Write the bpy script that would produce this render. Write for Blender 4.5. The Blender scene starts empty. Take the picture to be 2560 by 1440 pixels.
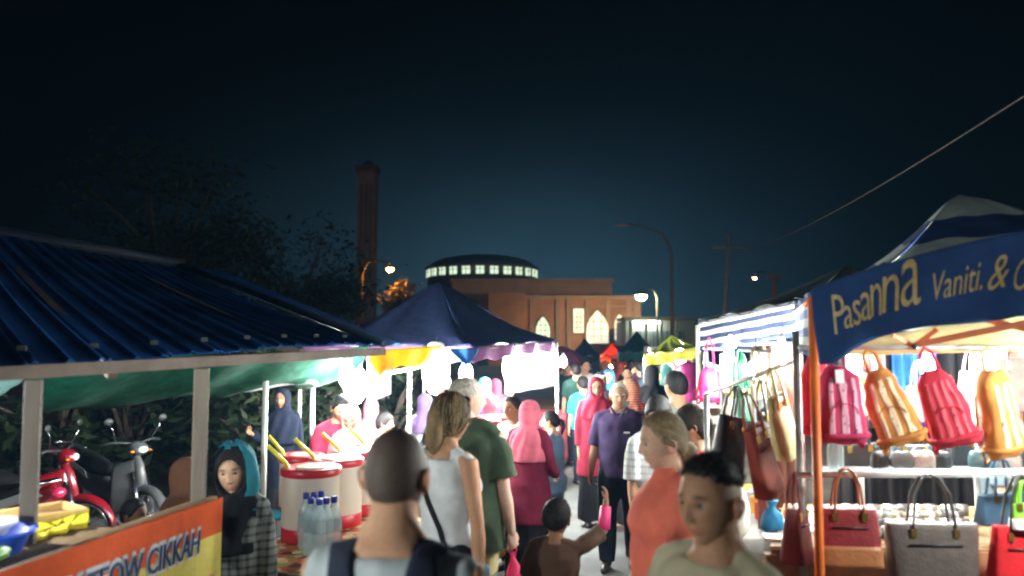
import bpy, bmesh, math, random
import numpy as np
from mathutils import Vector, Matrix

random.seed(11)
R = math.radians
S = bpy.context.scene
C = S.collection

# ------------------------------------------------------------------ camera
PITCH = R(4.0)
EYE = 2.0
FPX = 2000.0                      # focal length in pixels of a 2560 wide frame
cd = bpy.data.cameras.new('camera')
cam = bpy.data.objects.new('camera', cd)
C.objects.link(cam)
cam.location = (0, 0, EYE)
cam.rotation_euler = (R(90) + PITCH, 0, 0)
cd.sensor_width = 36.0
cd.lens = 36.0 * FPX / 2560.0
cd.dof.use_dof = True                # hand-held phone, not quite sharp anywhere
cd.dof.focus_distance = 6.5
cd.dof.aperture_fstop = 1.5
cd.clip_start = 0.05
cd.clip_end = 2000
S.camera = cam

# ------------------------------------------------------------------ night sky
W = bpy.data.worlds.new('World')
S.world = W
W.use_nodes = True
wn, wl = W.node_tree.nodes, W.node_tree.links
bg = wn['Background']
tc = wn.new('ShaderNodeTexCoord')
sx = wn.new('ShaderNodeSeparateXYZ')
wl.new(tc.outputs['Generated'], sx.inputs[0])


def wmath(op, a, b=None):
    m = wn.new('ShaderNodeMath')
    m.operation = op
    for i, q in enumerate((a, b)):
        if q is None:
            continue
        if isinstance(q, (int, float)):
            m.inputs[i].default_value = q
        else:
            wl.new(q, m.inputs[i])
    return m.outputs[0]


# lens veiling glare put into the sky colour, low over the street's end
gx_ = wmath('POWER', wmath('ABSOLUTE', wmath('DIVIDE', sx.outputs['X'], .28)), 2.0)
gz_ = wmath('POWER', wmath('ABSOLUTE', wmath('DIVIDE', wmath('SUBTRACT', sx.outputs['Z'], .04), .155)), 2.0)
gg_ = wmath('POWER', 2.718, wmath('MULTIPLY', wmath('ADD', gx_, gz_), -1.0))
cn_ = wn.new('ShaderNodeTexNoise')            # added noise, leaves the painted glow uneven
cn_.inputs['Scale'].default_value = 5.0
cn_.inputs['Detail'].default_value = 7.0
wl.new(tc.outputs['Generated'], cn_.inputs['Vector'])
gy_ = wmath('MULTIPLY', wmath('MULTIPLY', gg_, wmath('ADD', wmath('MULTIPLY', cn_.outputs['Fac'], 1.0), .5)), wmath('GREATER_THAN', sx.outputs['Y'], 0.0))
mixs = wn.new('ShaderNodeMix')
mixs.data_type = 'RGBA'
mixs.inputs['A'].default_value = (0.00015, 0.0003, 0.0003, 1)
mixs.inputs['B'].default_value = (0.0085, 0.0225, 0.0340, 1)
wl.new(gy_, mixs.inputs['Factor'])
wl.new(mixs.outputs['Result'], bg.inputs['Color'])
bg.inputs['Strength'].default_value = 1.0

# very soft fill light added from behind the camera, no moon seen
sd = bpy.data.lights.new('fill_sun', 'SUN')
fill_sun = bpy.data.objects.new('fill_sun', sd)
C.objects.link(fill_sun)
sd.energy = 0.024
sd.angle = R(60)
sd.color = (0.80, 0.92, 1.0)
fill_sun.rotation_euler = (R(52), 0, R(-14))

S.view_settings.view_transform = 'Standard'
S.view_settings.look = 'None'
S.view_settings.exposure = 1.3
S.view_settings.gamma = 1.0
S.cycles.use_denoising = True
S.cycles.max_bounces = 6
S.cycles.diffuse_bounces = 3
S.cycles.glossy_bounces = 3
S.cycles.transmission_bounces = 6
S.cycles.transparent_max_bounces = 8
S.cycles.sample_clamp_indirect = 6.0
S.cycles.caustics_reflective = False
S.cycles.caustics_refractive = False
S.cycles.filter_width = 2.2
S.render.film_transparent = False
S.cycles.volume_bounces = 0
HAZE = .0011


# ------------------------------------------------------------------ helpers
def P(px, py, d):
    """point of the place seen at photo position px,py, d metres ahead"""
    u, v = (px - 1280) / FPX, (720 - py) / FPX
    y = math.cos(PITCH) - v * math.sin(PITCH)
    z = math.sin(PITCH) + v * math.cos(PITCH)
    return Vector((u * d / y, d, EYE + z * d / y))


def XA(px, d, z=1.2):
    return (px - 1280) / FPX * (d * math.cos(PITCH) + (z - EYE) * math.sin(PITCH))


MATS = {}


def mat(name, col, rough=0.75, metal=0.0, var=0.18, scale=14.0, bump=0.0, bscale=60.0, trans=0.0, coat=0.0, spec=0.4, emit=0.0, ecol=None, stretch=None):
    if name in MATS:
        return MATS[name]
    m = bpy.data.materials.new(name)
    m.use_nodes = True
    n, l = m.node_tree.nodes, m.node_tree.links
    b = n['Principled BSDF']
    out = n['Material Output']
    b.inputs['Roughness'].default_value = rough
    b.inputs['Metallic'].default_value = metal
    b.inputs['Specular IOR Level'].default_value = spec
    b.inputs['Coat Weight'].default_value = coat
    t = n.new('ShaderNodeTexCoord')
    mp = n.new('ShaderNodeMapping')
    if stretch:
        mp.inputs['Scale'].default_value = stretch
    l.new(t.outputs['Object'], mp.inputs[0])
    nz = n.new('ShaderNodeTexNoise')
    nz.inputs['Scale'].default_value = scale
    nz.inputs['Detail'].default_value = 5
    l.new(mp.outputs[0], nz.inputs['Vector'])
    rp = n.new('ShaderNodeMapRange')
    rp.inputs[1].default_value = 0.3
    rp.inputs[2].default_value = 0.7
    rp.inputs[3].default_value = 1 - var
    rp.inputs[4].default_value = 1 + var
    l.new(nz.outputs['Fac'], rp.inputs[0])
    mx = n.new('ShaderNodeVectorMath')
    mx.operation = 'SCALE'
    mx.inputs[0].default_value = col[:3]
    l.new(rp.outputs[0], mx.inputs['Scale'])
    l.new(mx.outputs[0], b.inputs['Base Color'])
    if bump:
        n2 = n.new('ShaderNodeTexNoise')
        n2.inputs['Scale'].default_value = bscale
        n2.inputs['Detail'].default_value = 4
        l.new(mp.outputs[0], n2.inputs['Vector'])
        bp = n.new('ShaderNodeBump')
        bp.inputs['Strength'].default_value = bump
        bp.inputs['Distance'].default_value = 0.02
        l.new(n2.outputs['Fac'], bp.inputs['Height'])
        l.new(bp.outputs[0], b.inputs['Normal'])
    if emit:
        b.inputs['Emission Color'].default_value = (*(ecol or col)[:3], 1)
        b.inputs['Emission Strength'].default_value = emit
    if trans:
        tr = n.new('ShaderNodeBsdfTranslucent')
        l.new(mx.outputs[0], tr.inputs['Color'])
        ms = n.new('ShaderNodeMixShader')
        ms.inputs[0].default_value = trans
        l.new(b.outputs[0], ms.inputs[1])
        l.new(tr.outputs[0], ms.inputs[2])
        l.new(ms.outputs[0], out.inputs['Surface'])
    MATS[name] = m
    return m


def cloth(name, col, trans=0.0, rough=0.9, var=0.16):
    return mat('cloth_' + name, col, rough=rough, var=var, scale=9, bump=0.5, bscale=9, trans=trans, spec=0.2)


def glow(name, col, strength):
    return mat('glow_' + name, col, emit=strength, ecol=col, var=0.02)


def leather(name, col):
    return mat('leather_' + name, col, rough=0.42, var=0.2, scale=20, bump=0.2, bscale=90, spec=0.5)


def pattern_mat(name, cols, kind, scale, rough=0.85, trans=0.0):
    """procedural print: check, stripes, flowers or hearts"""
    if name in MATS:
        return MATS[name]
    m = bpy.data.materials.new(name)
    m.use_nodes = True
    n, l = m.node_tree.nodes, m.node_tree.links
    b = n['Principled BSDF']
    b.inputs['Roughness'].default_value = rough
    b.inputs['Specular IOR Level'].default_value = 0.25
    t = n.new('ShaderNodeTexCoord')
    rp = n.new('ShaderNodeValToRGB')
    rp.color_ramp.interpolation = 'CONSTANT'
    e = rp.color_ramp.elements
    e[0].color = (*cols[0], 1)
    e[1].color = (*cols[-1], 1)
    if kind == 'check':
        s = n.new('ShaderNodeSeparateXYZ')
        l.new(t.outputs['Object'], s.inputs[0])
        hs = []
        for ax, k in (('X', 1.0), ('Z', 1.0)):
            a = n.new('ShaderNodeMath'); a.operation = 'MULTIPLY'; a.inputs[1].default_value = scale * k
            l.new(s.outputs[ax], a.inputs[0])
            f = n.new('ShaderNodeMath'); f.operation = 'FRACT'
            l.new(a.outputs[0], f.inputs[0])
            g = n.new('ShaderNodeMath'); g.operation = 'LESS_THAN'; g.inputs[1].default_value = 0.36
            l.new(f.outputs[0], g.inputs[0])
            hs.append(g)
        ad = n.new('ShaderNodeMath'); ad.operation = 'ADD'
        l.new(hs[0].outputs[0], ad.inputs[0]); l.new(hs[1].outputs[0], ad.inputs[1])
        dv = n.new('ShaderNodeMath'); dv.operation = 'MULTIPLY'; dv.inputs[1].default_value = 0.45
        l.new(ad.outputs[0], dv.inputs[0])
        l.new(dv.outputs[0], rp.inputs[0])
        e[1].position = 0.8
        q = e.new(0.3); q.color = (*cols[1], 1)
    elif kind == 'stripes':
        s = n.new('ShaderNodeSeparateXYZ')
        l.new(t.outputs['Object'], s.inputs[0])
        a = n.new('ShaderNodeMath'); a.operation = 'MULTIPLY'; a.inputs[1].default_value = scale
        l.new(s.outputs['Z'], a.inputs[0])
        f = n.new('ShaderNodeMath'); f.operation = 'FRACT'
        l.new(a.outputs[0], f.inputs[0])
        l.new(f.outputs[0], rp.inputs[0])
        e[1].position = 0.5
    else:
        v = n.new('ShaderNodeTexVoronoi')
        v.inputs['Scale'].default_value = scale
        l.new(t.outputs['Object'], v.inputs['Vector'])
        if kind == 'spots':
            l.new(v.outputs['Distance'], rp.inputs[0])
            e[0].color = (*cols[1], 1); e[1].color = (*cols[0], 1); e[1].position = 0.2
        else:
            s = n.new('ShaderNodeSeparateColor')
            l.new(v.outputs['Color'], s.inputs[0])
            l.new(s.outputs[0], rp.inputs[0])
            e[1].position = 0.85
            for i, c in enumerate(cols[1:-1]):
                q = e.new(0.25 + 0.6 * i / max(1, len(cols) - 2)); q.color = (*c, 1)
    l.new(rp.outputs[0], b.inputs['Base Color'])
    if trans:
        tr = n.new('ShaderNodeBsdfTranslucent')
        l.new(rp.outputs[0], tr.inputs['Color'])
        ms = n.new('ShaderNodeMixShader'); ms.inputs[0].default_value = trans
        l.new(b.outputs[0], ms.inputs[1]); l.new(tr.outputs[0], ms.inputs[2])
        l.new(ms.outputs[0], n['Material Output'].inputs['Surface'])
    MATS[name] = m
    return m


def attr_mat(name, rough, var, bump, bscale, sss=0.0, spec=0.35):
    m = bpy.data.materials.new(name)
    m.use_nodes = True
    n, l = m.node_tree.nodes, m.node_tree.links
    b = n['Principled BSDF']
    b.inputs['Roughness'].default_value = rough
    b.inputs['Specular IOR Level'].default_value = spec
    a = n.new('ShaderNodeAttribute'); a.attribute_name = 'Col'
    t = n.new('ShaderNodeTexCoord')
    nz = n.new('ShaderNodeTexNoise'); nz.inputs['Scale'].default_value = bscale; nz.inputs['Detail'].default_value = 4
    l.new(t.outputs['Object'], nz.inputs['Vector'])
    rp = n.new('ShaderNodeMapRange'); rp.inputs[1].default_value = 0.3; rp.inputs[2].default_value = 0.7
    rp.inputs[3].default_value = 1 - var; rp.inputs[4].default_value = 1 + var
    l.new(nz.outputs['Fac'], rp.inputs[0])
    mx = n.new('ShaderNodeVectorMath'); mx.operation = 'SCALE'
    l.new(a.outputs['Color'], mx.inputs[0]); l.new(rp.outputs[0], mx.inputs['Scale'])
    l.new(mx.outputs[0], b.inputs['Base Color'])
    bp = n.new('ShaderNodeBump'); bp.inputs['Strength'].default_value = bump; bp.inputs['Distance'].default_value = 0.004
    l.new(nz.outputs['Fac'], bp.inputs['Height']); l.new(bp.outputs[0], b.inputs['Normal'])
    return m


SKIN = attr_mat('skin', 0.62, 0.09, 0.2, 90, spec=.25)
HAIRM = attr_mat('hair', 0.62, 0.4, 0.35, 220, spec=0.2)


def rotz(a):
    return np.array([[math.cos(a), -math.sin(a), 0], [math.sin(a), math.cos(a), 0], [0, 0, 1]])


def rotx(a):
    return np.array([[1, 0, 0], [0, math.cos(a), -math.sin(a)], [0, math.sin(a), math.cos(a)]])


def roty(a):
    return np.array([[math.cos(a), 0, math.sin(a)], [0, 1, 0], [-math.sin(a), 0, math.cos(a)]])


class MB:
    """collects shapes; build() links them as one mesh object"""

    def __init__(self):
        self.v, self.f, self.m = [], [], []

    def add(self, vs, fs, mi=0):
        o = len(self.v)
        self.v.extend([tuple(map(float, p)) for p in vs])
        self.f.extend([tuple(i + o for i in q) for q in fs])
        self.m.extend([mi] * len(fs))
        return self

    def box(self, c, s, rz=0.0, mi=0, rot=None):
        M = rot if rot is not None else rotz(rz)
        vs = []
        for i in range(8):
            q = np.array([(1 if i & 1 else -1) * s[0] / 2, (1 if i & 2 else -1) * s[1] / 2, (1 if i & 4 else -1) * s[2] / 2])
            vs.append(M @ q + np.array(c))
        return self.add(vs, [(0, 2, 3, 1), (4, 5, 7, 6), (0, 1, 5, 4), (2, 6, 7, 3), (0, 4, 6, 2), (1, 3, 7, 5)], mi)

    def bar(self, a, b, w, h=None, mi=0, up=(0, 0, 1)):
        a, b = np.array(a, float), np.array(b, float)
        h = h or w
        t = (b - a) / np.linalg.norm(b - a)
        u = np.cross(t, np.array(up, float))
        if np.linalg.norm(u) < 1e-4:
            u = np.cross(t, (1, 0, 0))
        u = u / np.linalg.norm(u)
        n = np.cross(u, t)
        vs = [p + u * sx_ * w / 2 + n * sz * h / 2 for p in (a, b) for sx_, sz in ((-1, -1), (1, -1), (1, 1), (-1, 1))]
        return self.add(vs, [(0, 1, 2, 3), (4, 7, 6, 5), (0, 4, 5, 1), (1, 5, 6, 2), (2, 6, 7, 3), (3, 7, 4, 0)], mi)

    def tube(self, pts, rad, n=8, mi=0, cap=True, flat=1.0, up=None):
        pts = [np.array(p, float) for p in pts]
        if not hasattr(rad, '__len__'):
            rad = [rad] * len(pts)
        vs, fs = [], []
        prev = None
        for i, p in enumerate(pts):
            t = pts[min(i + 1, len(pts) - 1)] - pts[max(i - 1, 0)]
            t = t / (np.linalg.norm(t) + 1e-9)
            if prev is None:
                r0 = np.array(up if up is not None else ((0, 0, 1) if abs(t[2]) < 0.9 else (0, 1, 0)), float)
                u = np.cross(t, r0)
            else:
                u = prev - t * np.dot(prev, t)
            u = u / (np.linalg.norm(u) + 1e-9)
            prev = u
            w = np.cross(t, u)
            for k in range(n):
                a = 2 * math.pi * k / n
                vs.append(p + rad[i] * (math.cos(a) * u + math.sin(a) * flat * w))
        for i in range(len(pts) - 1):
            for k in range(n):
                k2 = (k + 1) % n
                fs.append((i * n + k, i * n + k2, (i + 1) * n + k2, (i + 1) * n + k))
        if cap:
            fs.append(tuple(range(n - 1, -1, -1)))
            fs.append(tuple((len(pts) - 1) * n + k for k in range(n)))
        return self.add(vs, fs, mi)

    def caps(self, a, b, ra, rb, n=10, mi=0):
        """tapered capsule with round ends"""
        a, b = np.array(a, float), np.array(b, float)
        L = np.linalg.norm(b - a)
        t = (b - a) / (L + 1e-9)
        pts, rad = [], []
        for q in (-0.98, -0.8, -0.45):
            pts.append(a + t * ra * q); rad.append(ra * math.sqrt(1 - q * q))
        pts.append(a); rad.append(ra)
        pts.append(b); rad.append(rb)
        for q in (0.45, 0.8, 0.98):
            pts.append(b + t * rb * q); rad.append(rb * math.sqrt(1 - q * q))
        return self.tube(pts, rad, n, mi)

    def chain(self, pts, rad, n=10, mi=0):
        """round-ended tube along many joints"""
        pts = [np.array(p, float) for p in pts]
        t0 = (pts[0] - pts[1]) / np.linalg.norm(pts[0] - pts[1])
        t1 = (pts[-1] - pts[-2]) / np.linalg.norm(pts[-1] - pts[-2])
        P0 = [pts[0] + t0 * rad[0] * q for q in (0.97, 0.8, 0.45)]
        P1 = [pts[-1] + t1 * rad[-1] * q for q in (0.45, 0.8, 0.97)]
        R0 = [rad[0] * math.sqrt(1 - q * q) for q in (0.97, 0.8, 0.45)]
        R1 = [rad[-1] * math.sqrt(1 - q * q) for q in (0.45, 0.8, 0.97)]
        return self.tube(P0 + pts + P1, R0 + list(rad) + R1, n, mi)

    def ell(self, c, r, n=12, k=8, mi=0, rot=None):
        M = rot if rot is not None else np.eye(3)
        vs, fs = [], []
        c = np.array(c, float)
        for i in range(1, k):
            th = math.pi * i / k
            for j in range(n):
                ph = 2 * math.pi * j / n
                vs.append(c + M @ np.array([r[0] * math.sin(th) * math.cos(ph), r[1] * math.sin(th) * math.sin(ph), r[2] * math.cos(th)]))
        top = len(vs); vs.append(c + M @ np.array([0, 0, r[2]]))
        bot = len(vs); vs.append(c + M @ np.array([0, 0, -r[2]]))
        for i in range(k - 2):
            for j in range(n):
                j2 = (j + 1) % n
                fs.append((i * n + j, (i + 1) * n + j, (i + 1) * n + j2, i * n + j2))
        for j in range(n):
            j2 = (j + 1) % n
            fs.append((top, j, j2))
            fs.append((bot, (k - 2) * n + j2, (k - 2) * n + j))
        return self.add(vs, fs, mi)

    def loft(self, secs, n=24, mi=0, e=2.0, cap=True):
        """secs: (cx, cy, cz, rx, ry)"""
        vs, fs = [], []
        for (cx, cy, cz, rx, ry) in secs:
            for k in range(n):
                a = 2 * math.pi * k / n
                ca, sa = math.cos(a), math.sin(a)
                vs.append((cx + rx * math.copysign(abs(ca) ** (2 / e), ca), cy + ry * math.copysign(abs(sa) ** (2 / e), sa), cz))
        for i in range(len(secs) - 1):
            for k in range(n):
                k2 = (k + 1) % n
                fs.append((i * n + k, i * n + k2, (i + 1) * n + k2, (i + 1) * n + k))
        if cap:
            fs.append(tuple(range(n - 1, -1, -1)))
            fs.append(tuple((len(secs) - 1) * n + k for k in range(n)))
        return self.add(vs, fs, mi)

    def lathe(self, prof, n=24, c=(0, 0, 0), mi=0, cap=True):
        return self.loft([(c[0], c[1], c[2] + z, r, r) for r, z in prof], n, mi, 2.0, cap)

    def grid(self, fn, nu, nv, mi=0, mfn=None):
        vs = [fn(i / nu, j / nv) for j in range(nv + 1) for i in range(nu + 1)]
        o = len(self.v)
        self.v.extend([tuple(map(float, p)) for p in vs])
        for j in range(nv):
            for i in range(nu):
                a = j * (nu + 1) + i
                self.f.append((o + a, o + a + 1, o + a + nu + 2, o + a + nu + 1))
                self.m.append(mfn((i + .5) / nu, (j + .5) / nv) if mfn else mi)
        return self

    def poly(self, pts, mi=0):
        return self.add(pts, [tuple(range(len(pts)))], mi)

    def prism(self, pts, ext, mi=0):
        """polygon pts extruded by vector ext"""
        n = len(pts)
        a = [np.array(p, float) for p in pts]
        b = [p + np.array(ext, float) for p in a]
        fs = [tuple(range(n)), tuple(range(2 * n - 1, n - 1, -1))] + [(i, n + i, n + (i + 1) % n, (i + 1) % n) for i in range(n)]
        return self.add(a + b, fs, mi)

    def data(self, name='m'):
        me = bpy.data.meshes.new(name)
        me.from_pydata(self.v, [], self.f)
        return me

    def build(self, name, mats, parent=None, smooth=True, bevel=0.0, solid=0.0, loc=None, rz=0.0, sub=0, keep=False):
        me = self.data(name)
        if not isinstance(mats, (list, tuple)):
            mats = [mats]
        for m in mats:
            me.materials.append(m)
        me.polygons.foreach_set('material_index', self.m)
        me.polygons.foreach_set('use_smooth', [smooth] * len(self.f))
        if solid == 0:
            bm = bmesh.new(); bm.from_mesh(me)
            bmesh.ops.recalc_face_normals(bm, faces=bm.faces)
            bm.to_mesh(me); bm.free()
        me.update()
        o = link(name, me, parent)
        if loc is not None:
            o.location = loc
            o.rotation_euler = (0, 0, rz)
        if solid:
            md = o.modifiers.new('solid', 'SOLIDIFY'); md.thickness = solid; md.offset = 0
        if bevel:
            md = o.modifiers.new('bevel', 'BEVEL'); md.width = bevel; md.segments = 2; md.limit_method = 'ANGLE'
        if sub:
            md = o.modifiers.new('sub', 'SUBSURF'); md.levels = sub; md.render_levels = sub
        return o


def link(name, data, parent=None):
    o = bpy.data.objects.new(name, data)
    C.objects.link(o)
    if parent is not None:
        o.parent = parent
    return o


def tag(o, label, cat, group=None, kind=None):
    o['label'] = label
    o['category'] = cat
    if group:
        o['group'] = group
    if kind:
        o['kind'] = kind
    return o


def thing(name, label, cat, loc=(0, 0, 0), rz=0.0, group=None):
    o = link(name, None)
    o.empty_display_size = 0.1
    o.location = loc
    o.rotation_euler = (0, 0, rz)
    return tag(o, label, cat, group)


def struct(o):
    o['kind'] = 'structure'
    return o


def copy_tree(o, parent=None):
    c = o.copy()
    C.objects.link(c)
    c.parent = parent
    for ch in o.children:
        copy_tree(ch, c)
    return c


def vnoise(p, seed=0):
    """value noise for an (N,3) array, about -1..1"""
    i = np.floor(p).astype(np.int64)
    f = p - i
    f = f * f * (3 - 2 * f)
    out = np.zeros(len(p))
    for dx in (0, 1):
        for dy in (0, 1):
            for dz in (0, 1):
                h = ((i[:, 0] + dx) * 73856093) ^ ((i[:, 1] + dy) * 19349663) ^ ((i[:, 2] + dz) * 83492791) ^ (seed * 2654435761)
                h = (h ^ (h >> 13)) * 1274126177
                h = (h ^ (h >> 16)) & 0xFFFF
                w = (f[:, 0] if dx else 1 - f[:, 0]) * (f[:, 1] if dy else 1 - f[:, 1]) * (f[:, 2] if dz else 1 - f[:, 2])
                out += w * (h / 32767.5 - 1)
    return out


def sstep(a, b, x):
    t = np.clip((x - a) / (b - a), 0, 1)
    return t * t * (3 - 2 * t)


LAB = bpy.data.scenes.new('workshop')      # shapes are grown here, removed at the end


def remesh(mb, voxel, smooth=6, fold=0.0, seed=0, fscale=(9, 9, 4)):
    """one continuous surface from overlapping closed shapes"""
    o = bpy.data.objects.new('tmp', mb.data('tmp'))
    LAB.collection.objects.link(o)
    a = o.modifiers.new('r', 'REMESH'); a.mode = 'VOXEL'; a.voxel_size = voxel
    if smooth:
        s = o.modifiers.new('s', 'SMOOTH'); s.factor = 0.5; s.iterations = smooth
    with bpy.context.temp_override(scene=LAB, view_layer=LAB.view_layers[0]):
        dg = bpy.context.evaluated_depsgraph_get()
        me = bpy.data.meshes.new_from_object(o.evaluated_get(dg))
    old = o.data
    bpy.data.objects.remove(o)
    bpy.data.meshes.remove(old)
    n = len(me.vertices)
    if fold and n:
        co = np.zeros(n * 3); me.vertices.foreach_get('co', co); co = co.reshape(-1, 3)
        no = np.zeros(n * 3); me.vertices.foreach_get('normal', no); no = no.reshape(-1, 3)
        sc = np.array(fscale)
        d = vnoise(co * sc + 31, seed) + 0.5 * vnoise(co * sc * 2.3 + 7, seed + 3)
        wob = vnoise(co * 3.0 + 5, seed + 9)
        d = d + 0.8 * np.sin((co[:, 2] * 26 + co[:, 0] * 18 * (wob) + wob * 6)) * np.clip(wob + 0.3, 0, 1)
        co = co + no * (fold * d)[:, None]
        me.vertices.foreach_set('co', co.ravel())
    me.polygons.foreach_set('use_smooth', [True] * len(me.polygons))
    me.update()
    return me


def mesh_arrays(me):
    n = len(me.vertices)
    co = np.zeros(n * 3); me.vertices.foreach_get('co', co)
    return co.reshape(-1, 3), [tuple(p.vertices) for p in me.polygons]


def text_mesh(body, size, extrude=0.002, shear=0.0, offset=0.0, space=1.0):
    cu = bpy.data.curves.new('t', 'FONT')
    cu.body = body
    cu.size = size
    cu.extrude = extrude
    cu.shear = shear
    cu.offset = offset
    cu.space_character = space
    cu.resolution_u = 3
    o = bpy.data.objects.new('t', cu)
    LAB.collection.objects.link(o)
    with bpy.context.temp_override(scene=LAB, view_layer=LAB.view_layers[0]):
        dg = bpy.context.evaluated_depsgraph_get()
        me = bpy.data.meshes.new_from_object(o.evaluated_get(dg))
    bpy.data.objects.remove(o)
    return me


def text_on(name, body, size, parent, m, origin, xdir, updir, lift=0.004, shear=0.0, offset=0.0, space=1.0, width=None, grow=None, extrude=0.0015):
    """lettering as flat raised print on a surface"""
    me = text_mesh(body, size, extrude, shear, offset, space)
    n = len(me.vertices)
    co = np.zeros(n * 3); me.vertices.foreach_get('co', co); co = co.reshape(-1, 3)
    w = co[:, 0].max()
    k = (width / w) if width else 1.0
    xd, ud = np.array(Vector(xdir).normalized()), np.array(Vector(updir).normalized())
    nd = np.cross(xd, ud)
    xs, ys = co[:, 0] * k, co[:, 1].copy()
    if grow:
        ys = ys * (1 + (grow - 1) * xs / (w * k))
    q = np.array(origin)[None, :] + xs[:, None] * xd + ys[:, None] * ud + (co[:, 2] + lift)[:, None] * nd
    me.vertices.foreach_set('co', q.ravel())
    me.materials.clear(); me.materials.append(m)
    me.update()
    return link(name, me, parent)


def text_uv(name, body, parent, m, fn, u0, v0, u1, v1, hv, lift, shear=0.0, offset=0.0, extrude=.001, slant=0.0):
    """lettering mapped on the cloth fn(u,v): baseline from (u0,v0) to (u1,v1), capital height hv in v"""
    me = text_mesh(body, 1.0, extrude, shear, offset)
    n = len(me.vertices)
    co = np.zeros(n * 3); me.vertices.foreach_get('co', co); co = co.reshape(-1, 3)
    x0, x1 = co[:, 0].min(), co[:, 0].max()
    out = []
    for x, y, z in co:
        t = (x - x0) / (x1 - x0)
        u = u0 + (u1 - u0) * t
        v = v0 + (v1 - v0) * t - y / .7 * hv
        out.append(Vector(fn(u, v)) + lift * (1 + (z > 0) * .3))
    me.vertices.foreach_set('co', np.array([tuple(q) for q in out]).ravel())
    me.materials.clear(); me.materials.append(m)
    me.update()
    return link(name, me, parent)
from mathutils.bvhtree import BVHTree

WORLD = {}


def wthing(name, label, cat, loc, group=None):
    """a thing whose parts are given in world coordinates"""
    o = thing(name, label, cat, loc, 0, group)
    WORLD[o.name] = Matrix.Translation(-Vector(loc))
    return o


_link = link


def link(name, data, parent=None):
    o = _link(name, data, parent)
    if parent is not None and parent.name in WORLD:
        o.matrix_parent_inverse = WORLD[parent.name]
    return o


# ------------------------------------------------------------------ people
TZ = [.80, .86, .95, 1.05, 1.15, 1.25, 1.33, 1.39, 1.43, 1.46, 1.50, 1.56]
MALE = dict(rx=[.15, .166, .170, .156, .160, .174, .182, .172, .112, .066, .058, .058],
            ry=[.10, .116, .120, .108, .112, .122, .122, .104, .080, .066, .060, .062],
            cy=[0, -.006, -.012, 0, .006, 0, -.008, -.014, -.016, -.014, -.004, .004], sh=.178)
FEM = dict(rx=[.155, .175, .176, .138, .136, .150, .155, .146, .100, .056, .049, .049],
           ry=[.105, .122, .124, .098, .100, .124, .112, .094, .072, .058, .052, .054],
           cy=[0, -.010, -.016, 0, .006, .012, .002, -.010, -.014, -.012, -.003, .004], sh=.155)


def head_shape(d, big=1.0, fem=False):
    """unit directions -> points of a head 0.236 high, face towards +y, centre at 0"""
    x, y, z = d[:, 0] * .0755, d[:, 1] * .095, d[:, 2] * .118
    t = np.clip(-d[:, 2], 0, 1)
    tp_ = np.clip(d[:, 2], 0, 1)
    full = 1 + .14 * tp_ * (1 - tp_)
    x, y = x * full, y * full
    z = z + .118 * .40 * tp_ ** 2 * (1 - tp_)
    x = x * (1 - (.34 if fem else .26) * t ** 1.4)
    back = d[:, 1] < 0
    y = np.where(back, y * (1 - .42 * sstep(.15, .95, t)), y * (1 - .08 * t))
    y = y - np.where(d[:, 1] > 0, .006 * sstep(.3, .8, d[:, 2]), 0)
    w = sstep(.15, .55, d[:, 1])

    def g(x0, z0, sx_, sz):
        return np.exp(-((x - x0) / sx_) ** 2 - ((z - z0) / sz) ** 2)
    nose = np.exp(-(x / (.0085 + .004 * np.clip(-z / .04, 0, 1))) ** 2) * np.where(z > -.034, np.clip(.22 + .78 * (.008 - z) / .042, 0, 1) * sstep(.03, .0, z), np.exp(-((z + .034) / .0065) ** 2))
    f = (-.011 * (g(.030, .004, .0135, .010) + g(-.030, .004, .0135, .010)) + .005 * (g(.028, .024, .02, .007) + g(-.028, .024, .02, .007))
         + .021 * nose + .006 * (g(.011, -.035, .006, .006) + g(-.011, -.035, .006, .006))
         + .0065 * g(0, -.0605, .019, .0042) + .0075 * g(0, -.071, .0155, .0052) - .0045 * g(0, -.0655, .021, .0021)
         + .009 * g(0, -.100, .016, .012) - .004 * g(0, -.083, .018, .006) + .004 * (g(.043, -.020, .016, .016) + g(-.043, -.020, .016, .016)))
    y = y + w * f
    return np.stack([x, y, z], 1) * big


def head_dirs(nu, nv):
    D = []
    for j in range(1, nv):
        th = math.pi * j / nv
        for i in range(nu):
            a = 2 * math.pi * i / nu
            a = a - 0.45 * math.sin(a)            # dense towards the face
            D.append((math.sin(th) * math.sin(a), math.sin(th) * math.cos(a), math.cos(th)))
    D.append((0, 0, 1)); D.append((0, 0, -1))
    F = []
    for j in range(nv - 2):
        for i in range(nu):
            i2 = (i + 1) % nu
            F.append((j * nu + i, (j + 1) * nu + i, (j + 1) * nu + i2, j * nu + i2))
    t, b = len(D) - 2, len(D) - 1
    for i in range(nu):
        i2 = (i + 1) % nu
        F.append((t, i, i2)); F.append((b, (nv - 2) * nu + i2, (nv - 2) * nu + i))
    return np.array(D), F


def hairline(d, kind):
    a = np.abs(np.arctan2(d[:, 0], d[:, 1]))
    tab = {'short': [.60, .56, .34, .0, .02, -.42, -.52], 'fade': [.62, .58, .46, .40, .38, .30, .28], 'bald': [.62, .58, .30, .0, .0, -.42, -.52],
           'fringe': [.34, .34, .20, -.15, -.1, -.50, -.62], 'long': [.60, .50, .12, -.25, -.6, -.9, -.95], 'grey': [.74, .66, .40, .0, .0, -.40, -.5]}[kind]
    return np.interp(a, [0, .6, 1.0, 1.38, 1.62, 2.3, 3.15], tab)


def col_attr(me, cols):
    ca = me.color_attributes.new('Col', 'FLOAT_COLOR', 'POINT')
    ca.data.foreach_set('color', np.concatenate([cols, np.ones((len(cols), 1))], 1).ravel())


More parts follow.
